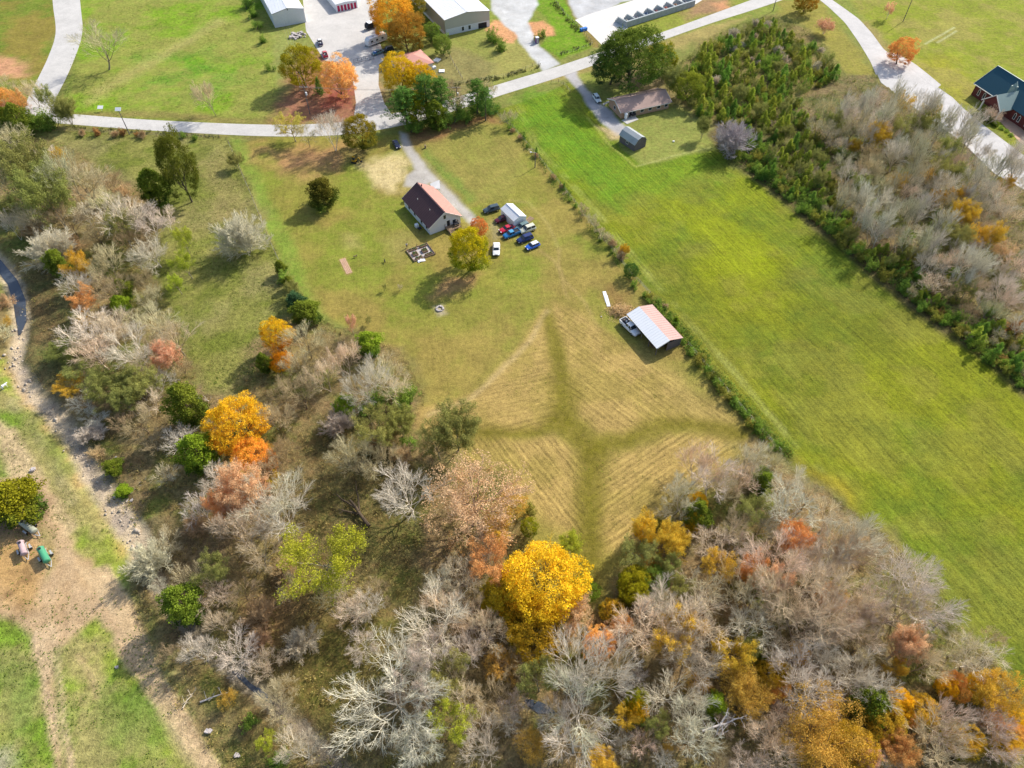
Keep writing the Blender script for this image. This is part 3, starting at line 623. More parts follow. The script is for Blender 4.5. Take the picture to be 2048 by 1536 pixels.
def finish(kind, segs, lv=None, crown_lv=2, rmin=.022, twigmat='twig'):
    tr = [s for s in segs if s[0] < crown_lv]; cr = [s for s in segs if s[0] >= crown_lv]
    big = [s for s in tr if s[0] < 1]; sm = [s for s in tr if s[0] >= 1]
    v1, f1 = prisms(big, 8, .05)
    if sm: v2, f2 = prisms(sm, 5, .04); v1, f1 = np.vstack([v1, v2]), np.vstack([f1, f2+len(v1)])
    trunk = ngon_np(kind+'_trunk', v1, f1, [M['bark']], smooth=True)
    allv = v1; mats = [M[twigmat]]; vs = np.zeros((0,3)); fs = np.zeros((0,4), int); mi = np.zeros(0, int); rnd = np.zeros(0); hf = np.zeros(0)
    if cr:
        lm = max(s[0] for s in cr); rk = {1: 1.5, 2: 2.3}
        cr = [(s[0], s[1], s[2], max(s[3], rmin*rk.get(lm-s[0], 2.4)), max(s[4], rmin*rk.get(lm-s[0], 2.4)*.7)) if lm > s[0] else (s[0], s[1], s[2], rmin, rmin*.6) for s in cr]
        vs, fs = prisms(cr, 3, rmin*.6); mi = np.zeros(len(fs), int); rnd = np.repeat([{0: .42, 1: .66}.get(lm-s[0], .85) if lm > 2 else .54 for s in cr], 6); hf = np.full(len(vs), .5)
    if lv is not None:
        lvv, lf, lr, lh = lv; fs = np.vstack([fs, lf+len(vs)]); mi = np.concatenate([mi, np.ones(len(lf), int)]); vs = np.vstack([vs, lvv]); rnd = np.concatenate([rnd, lr]); hf = np.concatenate([hf, lh])
        mats.append(M['leaf'])
    crown = ngon_np(kind+'_crown', vs, fs, mats, mi, attrs=[('rnd','POINT','FLOAT',rnd),('hf','POINT','FLOAT',hf)])
    r = np.hypot(vs[:,0], vs[:,1]); VAR.setdefault(kind, []).append(dict(trunk=trunk, crown=crown, H=float(vs[:,2].max()), W=float(np.percentile(r, 97)*2), zc=float(np.median(vs[:,2]))))
# bare trees of the wood
for s in range(7):
    rng = np.random.RandomState(100+s)
    segs, tips = grow(rng, 15, [(10, .95, 46, .35), (6, .62, 34, .42), (5, .64, 30, .4), (5, .8, 27, .25)], .24, fork=1 if s % 3 else 2, tl=.5)
    finish('bare', segs, crown_lv=2, rmin=.017)
for s in range(4):      # tall narrow poles with brooms of twigs
    rng = np.random.RandomState(140+s)
    segs, tips = grow(rng, 17, [(10, .42, 34, .5), (6, .6, 30, .35), (5, .75, 28, .3)], .17, fork=4, tl=.62)
    finish('pole', segs, crown_lv=2, rmin=.018)
for s in range(2):      # open-grown sycamore, long crooked limbs
    rng = np.random.RandomState(160+s)
    segs, tips = grow(rng, 15, [(12, 1.2, 56, .3), (8, .46, 42, .3), (6, .55, 38, .3), (5, .7, 34, .2)], .3, tl=.45, up=[.03,.06,.06,.05,.04])
    finish('sycamore', segs, crown_lv=2, rmin=.018)
for s in range(3):      # bare bushy tree, many fine stems
    rng = np.random.RandomState(180+s)
    segs, tips = grow(rng, 7, [(12, .95, 55, .05), (8, .5, 36, .12), (6, .6, 32, .1), (4, .7, 28, .1)], .13, fork=3, tl=.5)
    finish('bushy', segs, crown_lv=1, rmin=.014)
for s in range(3):      # half-bare trees keeping a thin veil of leaves
    rng = np.random.RandomState(200+s)
    segs, tips = grow(rng, 14, [(10, .85, 48, .3), (7, .52, 36, .2), (6, .6, 32, .15)], .22, fork=1+s % 2, tl=.5)
    ctr = np.array([t[0] for t in tips]); ctr = ctr[rng.rand(len(ctr)) < .85]
    finish('thin', segs, leaves(rng, ctr, .55, 27, .14), crown_lv=2, rmin=.02)
def lobed(rng, R, zc, nl, rl, nc):
    """crown built of overlapping lobes like a cauliflower, hollow inside"""
    i = np.arange(nl)+.5; z = 1-1.75*i/nl; th = i*2.39996+rng.uniform(0, 6); q = np.sqrt(np.clip(1-z*z, 0, 1)); L = np.stack([q*np.cos(th), q*np.sin(th), z], 1)+rng.normal(0, .13, (nl, 3))
    L *= np.array(R)*rng.uniform(.58, .84, nl)[:,None]; rr = rl*rng.uniform(.7, 1.3, nl); out = []
    for c, q in zip(L, rr):
        d = rng.normal(0, 1, (nc, 3)); d /= np.linalg.norm(d, axis=1)[:,None]; d += unit(c)*.8; d /= np.linalg.norm(d, axis=1)[:,None]
        out.append(c+d*q*rng.uniform(.72, 1.0, nc)[:,None])
    p = np.vstack(out); p[:,2] += zc; return p
for s in range(3):      # full-leaved maple: lobed dense crown
    rng = np.random.RandomState(220+s)
    segs, tips = grow(rng, 13, [(9, .8, 50, .22), (5, .5, 40, .3), (4, .5, 40, .3)], .3, tl=.5)
    cen = lobed(rng, (5.4, 5.0, 5.4), 6.3, 40, 1.8, 24)
    finish('maple', segs, leaves(rng, cen, .54, 30, .155), crown_lv=2, rmin=.022)
for s in range(3):      # oak holding dry leaves, denser twigs visible
    rng = np.random.RandomState(240+s)
    segs, tips = grow(rng, 14, [(12, .95, 52, .22), (7, .5, 38, .2), (7, .55, 36, .15)], .3, tl=.5)
    ctr = np.vstack([np.array([t[0] for t in tips]), lobed(rng, (6.2, 6.0, 4.6), 7.2, 34, 1.7, 11)])
    finish('oak', segs, leaves(rng, ctr, .48, 14, .13), crown_lv=2, rmin=.024)
for s in range(3):      # red cedar, dense oval
    rng = np.random.RandomState(260+s); n = 330
    h = rng.uniform(.06, 1, n); th = rng.uniform(0, 6.28, n); rad = (np.sin(np.clip(h, .02, 1)**.75*math.pi)**.6)*2.2*(1+.2*np.sin(h*9+s)+.32*np.sin(th*3+h*5+s*2)+.22*np.sin(th*7-h*11+s)); rr = rad*rng.uniform(.45, 1, n)**.5
    cen = np.stack([rr*np.cos(th), rr*np.sin(th), .4+h*8.2], 1)
    segs = [(0, np.array((0,0,-.3)), np.array((0,0,8.0)), .22, .04)]+[(2, np.array((0,0,c[2]*.8)), c, .05, .02) for c in cen[::3]]
    finish('cedar', segs, leaves(rng, cen, .52, 40, .17, squash=1.2), crown_lv=2)
for s in range(3):      # young conical cedar / pine
    rng = np.random.RandomState(280+s); n = 150
    h = rng.uniform(0, 1, n)**1.3; th = rng.uniform(0, 6.28, n); rad = ((1-h)**.7*1.4+.08)*(1+.3*np.sin(th*3+h*6+s)+.2*np.sin(th*5-h*9)); rr = rad*rng.uniform(.5, 1.08, n)
    cen = np.stack([rr*np.cos(th), rr*np.sin(th), .3+h*4.4], 1)
    segs = [(0, np.array((0,0,-.2)), np.array((0,0,4.4)), .1, .02)]+[(2, np.array((0,0,c[2]*.9)), c, .03, .015) for c in cen[::3]]
    finish('young', segs, leaves(rng, cen, .3, 26, .13, squash=1.3), crown_lv=2)
for s in range(3):      # white pine: whorled open layers on a long stem
    rng = np.random.RandomState(300+s); segs = [(0, np.array((0,0,-.3)), np.array((.2,.1,13.5)), .24, .05)]; cen = []
    for z in np.arange(3.5, 13.6, .85):
        L = 3.1*(1-(z-3.5)/10.6)**.7+.35; a = rng.uniform(0, 6)
        for q in range(6):
            a += 1.05+rng.uniform(-.25, .25); l = L*rng.uniform(.65, 1.15); e = np.array((math.cos(a)*l, math.sin(a)*l, z+l*.22)); segs.append((1, np.array((0,0,z)), e, .05, .02))
            for f in (.45, .65, .82, 1.0): cen.append(np.array((0,0,z))*(1-f)+e*f+rng.normal(0, .16, 3))
    finish('pine', segs, leaves(rng, np.array(cen), .46, 34, .15, squash=.6), crown_lv=1)
for s in range(4):      # leafy shrub
    rng = np.random.RandomState(320+s); n = 70; sub = rng.uniform(-1.2, 1.2, (5, 2)); hs = rng.uniform(.5, 1.7, 5); kk = rng.randint(0, 5, n); cen = rng.normal(0, .42, (n, 3)); cen[:,:2] += sub[kk]; cen[:,2] = np.abs(cen[:,2]*1.1+hs[kk]*.8)+.2
    segs = [(0, np.array((0,0,-.2)), c*.6, .05, .02) for c in cen[:6]]+[(2, c*.3, c*1.15, .025, .012) for c in cen]
    finish('shrub', segs, leaves(rng, cen, .42, 24, .13), crown_lv=2)

TREES = []
ODD = ['nearest', 'second', 'third', 'fourth', 'fifth', 'sixth', 'seventh', 'eighth', 'ninth', 'tenth', 'eleventh', 'twelfth', 'thirteenth', 'fourteenth', 'fifteenth', 'sixteenth', 'seventeenth', 'eighteenth', 'nineteenth', 'twentieth'] + ['twenty-%s' % q for q in ('first','second','third','fourth','fifth','sixth','seventh','eighth','ninth')] + ['thirtieth'] + ['thirty-%s' % q for q in ('first','second','third','fourth','fifth','sixth','seventh','eighth','ninth')]+['fortieth']+['forty-%s' % q for q in ('first','second','third','fourth','fifth','sixth','seventh','eighth','ninth')]
# look of each code: mesh kind, crown colour, second leaf tint, bark colour, height/width, words, category, group
def A(*c): return alb(*c)
def AB(*c): q = alb(*c); return (min(.8, q[0]*1.2), min(.78, q[1]*1.15), min(.75, q[2]*1.05))
GREYB, TANB, DKB = A(205,198,188), A(205,172,150), A(120,108,92)
LOOK = {
 'W': ('bare', AB(214,206,192), None, AB(205,198,186), 1.0, 'pale grey leafless tree', 'bare_tree'),
 'P': ('bare', AB(216,200,176), None, AB(170,156,142), 1.0, 'pinkish tan leafless tree', 'bare_tree'),
 'G': ('bare', AB(200,190,156), None, AB(130,122,105), 1.0, 'dull grey-brown leafless tree', 'bare_tree'),
 'D': ('bare', AB(172,156,122), None, AB(110,95,78), 0.95, 'dark brown leafless tree', 'bare_tree'),
 'L': ('pole', AB(216,212,200), None, AB(150,146,135), 1.5, 'tall slender grey leafless tree', 'bare_tree'),
 'K': ('pole', AB(200,198,168), None, AB(135,132,118), 1.5, 'tall slender olive-grey leafless tree', 'bare_tree'),
 'X': ('sycamore', AB(205,198,182), None, AB(192,186,172), .75, 'white-limbed spreading leafless sycamore', 'bare_tree'),
 'B': ('bushy', AB(208,198,180), None, AB(165,155,140), .85, 'rounded bare bush of fine grey twigs', 'bare_bush'),
 'b': ('bushy', AB(195,168,130), None, AB(120,105,85), .8, 'brown bush of bare twigs', 'bare_bush'),
 'g': ('thin', A(160,160,88), A(128,134,70), A(150,142,120), 1.3, 'thinly leaved olive-green tree', 'leafy_tree'),
 'h': ('thin', A(186,192,66), A(150,165,66), A(160,150,125), 1.2, 'lime-green tree with thin foliage', 'leafy_tree'),
 'o': ('thin', A(240,180,110), A(225,160,95), A(190,170,145), 1.25, 'half-bare tree with orange leaves', 'autumn_tree'),
 'y': ('thin', A(228,190,70), A(195,165,60), A(170,155,125), 1.25, 'half-bare tree with yellow leaves', 'autumn_tree'),
 'p': ('thin', A(240,192,150), A(215,165,125), A(205,190,175), 1.25, 'half-bare tree with salmon leaves', 'autumn_tree'),
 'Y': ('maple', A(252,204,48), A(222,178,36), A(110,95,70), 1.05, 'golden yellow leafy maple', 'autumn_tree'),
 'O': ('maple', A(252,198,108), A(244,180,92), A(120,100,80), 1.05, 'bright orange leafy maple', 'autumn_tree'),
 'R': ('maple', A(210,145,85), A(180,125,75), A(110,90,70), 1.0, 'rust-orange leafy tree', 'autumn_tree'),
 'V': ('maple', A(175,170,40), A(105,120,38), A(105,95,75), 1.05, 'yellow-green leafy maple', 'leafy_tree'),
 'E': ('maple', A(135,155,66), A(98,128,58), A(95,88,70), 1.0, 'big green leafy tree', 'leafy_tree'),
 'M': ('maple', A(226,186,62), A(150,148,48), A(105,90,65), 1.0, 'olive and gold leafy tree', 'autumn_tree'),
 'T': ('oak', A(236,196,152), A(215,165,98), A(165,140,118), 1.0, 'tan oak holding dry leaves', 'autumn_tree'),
 't': ('oak', A(226,182,84), A(185,155,62), A(150,130,105), 1.0, 'brown-gold oak holding dry leaves', 'autumn_tree'),
 'C': ('cedar', A(128,140,48), A(84,108,44), A(100,85,65), 1.45, 'dark green cedar', 'cedar'),
 'c': ('cedar', A(150,172,50), A(90,120,46), A(100,85,65), 1.3, 'bright green cedar', 'cedar'),
 'J': ('young', A(136,170,70), A(98,138,60), A(95,85,65), 1.45, 'young dark green cedar', 'cedar'),
 'j': ('young', A(180,190,74), A(135,152,62), A(95,85,65), 1.35, 'young yellow-green cedar', 'cedar'),
 'N': ('pine', A(112,146,66), A(88,122,58), A(110,98,80), 2.1, 'tall dark pine with open branches', 'pine_tree'),
 'S': ('shrub', A(150,176,72), A(105,140,60), A(105,95,75), .75, 'rounded green shrub', 'shrub'),
 's': ('shrub', A(170,165,75), A(130,135,60), A(130,115,90), .75, 'olive-yellow shrub', 'shrub'),
 'u': ('shrub', A(185,140,85), A(150,115,70), A(130,110,85), .75, 'brown-leaved shrub', 'shrub'),
}
CATN = {'bare_tree': 'bare tree', 'bare_bush': 'bush', 'leafy_tree': 'tree', 'autumn_tree': 'autumn tree', 'cedar': 'cedar', 'pine_tree': 'pine', 'shrub': 'shrub'}
TR = random.Random(42)
def tree(code, px, py, wpx, hk=1.0, base=None, col=None, tint=None, var=None, label=None):
    kind, c1, c2, cb, hw, words, nm = LOOK[code]; vs = VAR[kind]; v = vs[TR.randrange(len(vs))] if var is None else vs[var % len(vs)]
    # crown width in metres at the height of the crown
    wpx = wpx*{'bare': 1.2, 'pole': 1.3, 'thin': 1.15, 'shrub': 1.25, 'maple': 1.12, 'bushy': 1.1}.get(kind, 1.05)
    wm = wpx*CAMH/(SN+(py-768)/FPX*CS)/FPX; 
    for _ in range(2):
        h = wm*hw*hk; zc = h*.62; wm = wpx*(CAMH-zc)/(SN+(py-768)/FPX*CS)/FPX
    h = wm*hw*hk; zc = h*v['zc']/v['H']
    x, y = G(*base) if base else G(px, py, zc)
    if base:
        # stretch until the crown centre projects onto the wanted row
        for hh in np.arange(2, 32, .25):
            if PXY(x, y, hh*v['zc']/v['H'])[1] <= py: break
        h = float(hh)
    r = np.random.RandomState(int(px*7+py*13) & 0xffff); jit = 1+r.uniform(-.1, .1)
    cc = tuple(min(.85, q*jit*(1+r.uniform(-.05, .05))) for q in (col or c1)); 
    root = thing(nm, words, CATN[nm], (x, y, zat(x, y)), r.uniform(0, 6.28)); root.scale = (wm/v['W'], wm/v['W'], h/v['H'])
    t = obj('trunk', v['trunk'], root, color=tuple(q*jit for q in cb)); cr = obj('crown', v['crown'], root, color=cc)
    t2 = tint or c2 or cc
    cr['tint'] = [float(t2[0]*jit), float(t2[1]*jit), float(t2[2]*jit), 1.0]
    if kind in ('thin', 'maple', 'oak', 'cedar', 'young', 'pine', 'shrub'): pass
    TREES.append(dict(o=root, words=words, px=px, py=py, w=wpx, wm=wm, label=label, x=x, y=y)); return root

MAN = []
def T_(s):
    for q in s.split(';'):
        q = q.split()
        if q: MAN.append((q[0], float(q[1]), float(q[2]), float(q[3])))
# --- trees one can single out (code, crown centre x, y, crown width in photograph pixels)
tree('Y', 468, 846, 118, .9, tint=A(250,186,60), label='big golden maple with orange lower lobes beside the creek-side wood')
tree('O', 500, 905, 70, .9, col=A(252,184,72), tint=A(248,168,84), label='orange maple tucked under the big golden maple by the creek')
tree('Y', 1088, 1160, 158, .9, col=A(252,206,50), tint=A(212,178,36), label='largest golden maple, at the lower tip of the mown field')
tree('M', 1040, 1215, 110, .7, col=A(215,165,40), tint=A(90,115,40), label='green and gold tree under the largest golden maple')
tree('V', 1012, 1185, 96, .95, col=A(195,170,45), tint=A(110,125,45), label='yellow-green tree on the left flank of the largest golden maple')
tree('V', 1166, 1180, 58, .95, col=A(120,145,48), tint=A(95,120,45), label='green tree on the right flank of the largest golden maple')
tree('M', 1072, 1265, 110, .8, col=A(205,165,45), tint=A(85,105,38), label='dark green and gold tree below the largest golden maple')
tree('T', 940, 1000, 205, .8, label='very broad pinkish tan oak at the lower edge of the stubble field')
tree('h', 632, 1112, 165, .8, col=A(172,176,52), tint=A(150,152,70), label='broad lime-green tree in the middle of the lower wood')
tree('Y', 552, 668, 58, 1.4, tint=A(225,150,45), label='slim golden tree at the lower left corner of the big lawn')
tree('Y', 560, 722, 42, .9, col=A(245,170,40), label='small golden tree at the foot of the slim golden one')
tree('C', 527, 725, 32, 1.2)
tree('V', 932, 496, 82, .95, base=(940,540), col=A(212,188,34), tint=A(122,146,38), label='round yellow-green maple beside the white farmhouse')
tree('O', 957, 455, 32, 1.5, col=A(246,160,90), label='small orange tree behind the yellow-green maple by the farmhouse')
tree('V', 602, 128, 82, .95, col=A(168,162,42), tint=A(190,165,40), label='yellow-green maple on the grass left of the storage lot')
tree('O', 675, 150, 68, 1.1, col=A(254,208,128), tint=A(250,192,112), label='pale orange maple beside the driveway gate')
tree('O', 783, 22, 84, 1.1, col=A(252,198,70), tint=A(240,176,60), label='orange maple over the parked travel trailer')
tree('M', 812, 62, 72, 1.0, col=A(190,145,60), tint=A(130,120,50), label='bronze tree left of the grey metal workshop')
tree('M', 820, 5, 60, 1.0, col=A(160,140,55))
tree('Y', 797, 142, 66, 1.1, col=A(238,204,48), tint=A(210,190,45), label='yellow maple in front of the salmon-roofed house')
tree('Y', 838, 152, 56, 1.0, col=A(232,196,40), tint=A(180,172,42), label='yellow maple at the lower wall of the salmon-roofed house')
tree('M', 720, 262, 70, .85, base=(725,300), col=A(165,140,45), tint=A(95,105,42), label='dark olive-gold tree beside the black sedan')
tree('y', 572, 250, 60, 1.1, base=(592,283), col=A(205,190,90), label='pale yellow tree beside the country road')
tree('W', 655, 250, 72, 1.0, base=(672,302), label='pale bare tree left of the dark olive-gold tree')
tree('G', 612, 262, 42, 1.0)
tree('N', 808, 205, 86, 1.0, base=(815,252), label='leftmost pine of the row below the salmon-roofed house')
tree('N', 850, 184, 80, 1.0, base=(856,238), label='second pine of the row below the salmon-roofed house')
tree('N', 880, 188, 66, 1.0, base=(885,240), label='third pine of the row below the salmon-roofed house')
tree('N', 948, 186, 56, 1.0, base=(955,228), label='slim pine near the right end of the roadside row')
tree('N', 970, 200, 46, .7, label='rightmost small pine where the row meets the road')
T_('C 870 228 42;S 840 246 40;S 875 248 36;S 905 236 40;S 930 222 40;S 955 215 36;S 975 212 30;S 820 255 34;S 990 215 24;D 915 200 48;D 900 175 36;G 975 175 34;t 960 190 26')
T_('E 885 88 36;E 862 62 34;S 880 78 30;S 990 72 30;S 1010 94 30;S 985 78 22;J 637 172 24;s 1075 78 18;S 1086 66 18')
tree('E', 1268, 105, 138, .85, col=A(110,132,50), label='biggest dark green tree, above the brown-roofed ranch house')
tree('E', 1225, 125, 80, .95, col=A(98,125,60), tint=A(82,108,70), label='green tree on the left flank of the biggest green tree')
tree('V', 1322, 112, 62, .9, col=A(150,150,35), tint=A(112,128,40), label='yellow-green tree on the right flank of the biggest green tree')
tree('V', 1378, 170, 66, .8, col=A(150,155,55), tint=A(110,130,50), label='yellow-green tree right of the ranch house')
tree('g', 1345, 150, 45)
tree('O', 1803, 100, 52, .9, base=(1793,128), col=A(240,170,95), tint=A(232,160,90), label='round orange maple beside the church drive')
tree('M', 1618, 5, 44, .9, base=(1606,27), col=A(195,135,45), label='bronze tree at the top end of the church drive')
tree('p', 1783, 15, 22, 1.2, base=(1773,38), label='tiny salmon-leaved tree on the church lawn')
tree('p', 1651, 50, 34, 1.0, base=(1646,68), label='small half-bare tree left of the church drive')
tree('E', 362, 322, 66, 1.0, base=(384,403), col=A(125,128,48), tint=A(88,100,40), label='tall ragged dark green tree with bare lower trunk in the left pasture')
tree('C', 305, 372, 58, .95, label='broad round cedar at the left edge of the pasture')
tree('C', 643, 385, 64, .9, base=(650,412), col=A(110,100,40), label='lone round cedar on the lawn left of the farmhouse')
tree('G', 196, 78, 92, 1.0, base=(218,140), label='large bare tree between the side road and the top left meadow')
tree('G', 420, 185, 70, 1.0, base=(433,232), label='bare tree beside the country road in the top left meadow')
tree('g', 472, 318, 32, .8, base=(476,336))
tree('B', 486, 470, 98, 1.0, label='round bush of white twigs in the pasture')
tree('B', 1463, 276, 84, .85, col=A(190,178,172), label='round grey twiggy bush at the top corner of the hay field')
tree('g', 1404, 250, 26, 1.4, base=(1402,278))
tree('E', 1263, 540, 30, 1.0, col=A(85,115,50)); tree('y', 1250, 498, 20, 1.0, col=A(225,180,50)); tree('C', 30, 1000, 98, .65, col=A(150,140,35), label='round golden-green tree beside the three tank trailers')
tree('c', 738, 685, 54, .8, label='bright green cedar at the lower edge of the lawn'); tree('C', 612, 622, 56, .6, label='low dark cedar at the fence corner of the pasture'); tree('C', 590, 600, 40, .7, col=A(80,112,70))
tree('X', 800, 1395, 250, 1.0, label='huge white-limbed sycamore at the bottom of the wood', var=0)
tree('X', 848, 1480, 140, 1.1, var=1); tree('X', 470, 1310, 118, 1.0, var=1); tree('X', 735, 1215, 88, 1.1, var=1); tree('X', 728, 1285, 76, 1.1, var=0); tree('X', 305, 500, 85, 1.1, var=1)
tree('W', 815, 975, 118, 1.0, label='bright white leafless tree left of the pinkish tan oak')
T_('G 22 268 62;g 48 320 100;y 110 308 34;G 20 350 90;g 85 378 100;G 60 420 80;G 160 355 90;K 120 340 80;G 205 400 80;W 245 425 90;W 290 440 72;D 130 430 70;B 98 498 92;C 112 525 44;y 158 522 62;G 210 520 78;D 255 470 70;g 240 450 60;D 190 460 60;'
   'W 148 562 60;o 160 598 52;D 220 570 70;C 245 578 36;c 240 610 36;h 362 470 50;h 368 520 52;h 350 560 40;D 280 560 60;R 165 640 34;G 300 590 50;'
   'W 160 660 100;P 210 655 100;W 250 690 100;G 300 640 90;G 345 665 80;P 190 700 90;g 150 740 80;y 140 765 60;g 215 765 82;p 328 708 50;G 285 720 70;g 270 765 80;W 168 798 60;g 120 700 60;'
   'W 185 835 50;g 250 800 70;C 370 808 76;P 305 800 62;D 280 840 70;W 355 880 70;c 395 905 76;C 225 932 40;c 243 978 32;B 178 865 62;b 190 905 40;D 300 880 60;P 335 945 50;D 390 800 50;'
   'G 608 670 80;D 640 700 70;G 590 720 70;D 560 770 70;P 650 745 84;W 735 745 116;P 690 712 80;G 775 740 74;P 790 775 60;D 600 780 78;c 690 812 44;G 545 830 70;B 678 845 66;S 740 800 60;S 790 800 56;S 820 800 50;g 750 850 84;g 800 840 60;b 770 870 60;'
   'g 912 850 96;g 875 880 70;D 560 890 64;G 700 900 80;y 545 960 34;D 540 930 50;G 730 940 60;S 825 880 40;b 800 910 50;R 525 900 30;G 770 900 50;'
   'W 440 950 86;p 480 975 90;W 530 1000 88;o 445 1005 70;P 475 1055 110;W 555 1020 84;W 400 1015 70;y 500 955 40;P 415 1060 66;G 510 1100 84;'
   'P 768 1092 126;P 822 1140 120;W 870 1170 104;P 790 1185 84;W 868 1235 116;P 900 1215 80;W 965 1085 92;o 985 1115 70;P 930 1140 70;y 1000 1050 50;t 1020 1010 60;s 1055 1020 30;V 1058 1055 34;h 1140 1085 44;'
   'B 290 1120 90;G 330 1085 66;W 310 1175 50;C 362 1205 80;g 430 1130 80;G 430 1190 90;D 480 1180 70;G 660 1180 70;B 600 1280 70;W 395 1300 90;D 340 1310 60;R 450 1400 40;G 530 1400 80;D 490 1350 70;S 490 1440 40;h 530 1490 50;W 600 1500 70;D 440 1350 60;S 560 1530 50;'
   'g 905 1340 90;W 860 1330 110;P 920 1395 84;h 905 1450 90;P 830 1300 60;W 975 1490 124;P 960 1250 84;W 945 1305 80;P 985 1260 60;D 1000 1330 60;W 1030 1395 66;t 1070 1490 80;D 1000 1400 60;W 1010 1440 60;'
   'T 1150 1240 96;T 1115 1265 60;O 1200 1288 60;O 1245 1248 40;M 1225 1220 50;W 1170 1350 140;W 1165 1400 110;G 1230 1335 100;W 1155 1480 118;W 1100 1420 60;P 1125 1450 60;V 1275 1400 50;y 1250 1430 50;S 1265 1440 40;'
   'W 1310 1200 60;P 1300 1250 84;W 1350 1230 90;y 1340 1270 70;P 1405 1180 90;P 1395 1240 100;W 1380 1300 90;P 1440 1290 110;P 1430 1240 80;P 1400 1370 100;W 1340 1380 80;P 1365 1420 80;W 1385 1460 110;W 1250 1485 56;P 1290 1480 60;t 1487 1365 86;t 1495 1395 70;c 1432 1410 46;R 1335 1495 30;'
   'V 1270 1160 60;E 1310 1160 60;y 1290 1055 70;g 1270 1100 70;D 1230 1130 60;s 1325 1055 40;g 1345 1130 60;D 1340 1090 50;Y 1398 1002 34;C 1395 1030 56;W 1370 985 84;W 1430 950 90;P 1400 930 80;G 1450 975 70;W 1500 915 90;P 1490 950 80;G 1545 925 76;W 1585 965 76;C 1524 966 46;c 1527 950 34;'
   'P 1430 1080 80;P 1470 1050 80;D 1490 1010 60;W 1480 1090 60;P 1530 1060 100;o 1500 1135 46;P 1550 1115 100;W 1590 1010 80;P 1630 1045 96;G 1625 985 60;P 1665 1030 70;o 1590 1070 50;P 1600 1110 90;W 1720 1060 104;P 1690 1100 100;P 1740 1100 84;W 1640 1150 84;P 1580 1165 90;P 1520 1180 90;'
   'P 1690 1175 90;o 1665 1200 50;W 1840 1165 120;G 1800 1210 100;W 1740 1215 100;P 1690 1240 90;P 1620 1235 120;G 1560 1230 80;W 1510 1250 90;p 1810 1290 70;G 1870 1220 90;g 1900 1230 70;G 1930 1290 90;W 1960 1310 86;G 1990 1270 60;P 1850 1320 90;'
   'W 1640 1290 84;P 1560 1290 90;Y 1600 1305 38;C 1530 1320 34;M 1545 1345 60;O 1560 1375 36;g 1500 1300 60;W 1680 1350 116;W 1610 1370 110;G 1730 1290 70;W 1740 1370 90;y 1800 1330 50;P 1830 1370 84;Y 1800 1405 52;C 1740 1410 70;M 1770 1440 80;O 1820 1440 30;t 1655 1450 140;t 1620 1480 110;M 1700 1490 90;O 1660 1420 36;'
   'O 1910 1360 40;Y 1962 1368 44;T 1990 1400 50;O 1925 1390 30;W 1890 1430 100;M 1985 1400 50;G 1900 1500 90;P 1850 1470 70;W 2000 1460 80;O 2035 1470 44;M 2010 1490 60;Y 2040 1440 40;P 1580 1440 60;W 1530 1450 60;P 1550 1500 80;p 1740 1520 60;W 1780 1530 70;o 1800 1500 50;P 1480 1500 100;D 1420 1500 60;P 1450 1440 60;W 1330 1530 60;G 1200 1530 60')
T_('b 8 598 34;G 4 660 44;t 12 640 24;V 832 212 60;S 930 232 30;Y 1385 1045 36;Y 1290 1060 40;y 1345 1075 50;V 1265 1175 60;T 1230 1265 60;O 1500 1140 40;O 1590 1070 44;y 1665 1205 60;p 1815 1285 80;Y 1275 1420 44;O 1540 1390 30;M 1840 1420 60;Y 1895 1375 40;y 2010 1390 70;M 1930 1480 70;O 1985 1440 40;y 1460 1300 60;y 1390 1245 50;p 1560 1150 70;O 540 925 30;p 700 640 30')
T_('g 768 572 12;G 798 574 15;g 735 640 14;c 1352 640 12;S 1318 605 14;S 1325 618 16;S 1336 630 14;S 1350 648 16;S 1362 662 16;b 1330 612 14')
# the pole-thin wood on the right
T_('W 1700 230 60;W 1740 260 60;W 1800 300 60;W 1700 340 60;W 1760 400 66;W 1830 440 66;W 1740 200 50;W 1900 360 60;W 1990 410 60;W 1940 520 66;W 1880 260 50;L 1690 205 46;L 1745 195 40;K 1790 190 60;G 1660 215 56;G 1710 240 60;L 1770 215 60;L 1855 200 56;K 1880 215 50;L 1935 230 54;K 1950 260 50;P 1985 225 36;g 1890 245 44;L 2025 300 54;L 2048 330 50;K 2000 330 44;G 1640 250 50;y 1760 265 44;P 1790 260 50;G 1830 265 50;K 1850 290 56;g 1900 290 50;D 1740 300 44;y 1710 290 26;G 1690 320 44;G 1740 330 50;P 1790 310 54;K 1820 340 60;G 1870 340 60;P 1920 320 54;L 1960 350 60;'
   'y 1805 358 34;t 1855 350 44;G 1770 370 56;L 1730 390 56;K 1690 385 50;L 1770 430 60;K 1810 410 60;y 1925 390 40;G 1900 400 54;L 1860 410 60;P 2000 380 60;G 1960 410 60;D 1990 430 44;P 2030 420 60;y 1960 470 50;g 1910 470 60;L 1900 440 50;K 1840 470 56;P 1800 470 50;W 1860 520 60;P 1910 520 60;L 1960 510 56;T 2010 500 50;P 2040 530 60;W 2020 570 70;P 1960 570 50;D 1900 570 44;G 1990 620 56;D 1940 620 44;u 2020 650 40;g 1790 440 40;P 1870 560 50;G 2040 470 44;D 2030 610 40')
codes = set()
RS = random.Random(77)
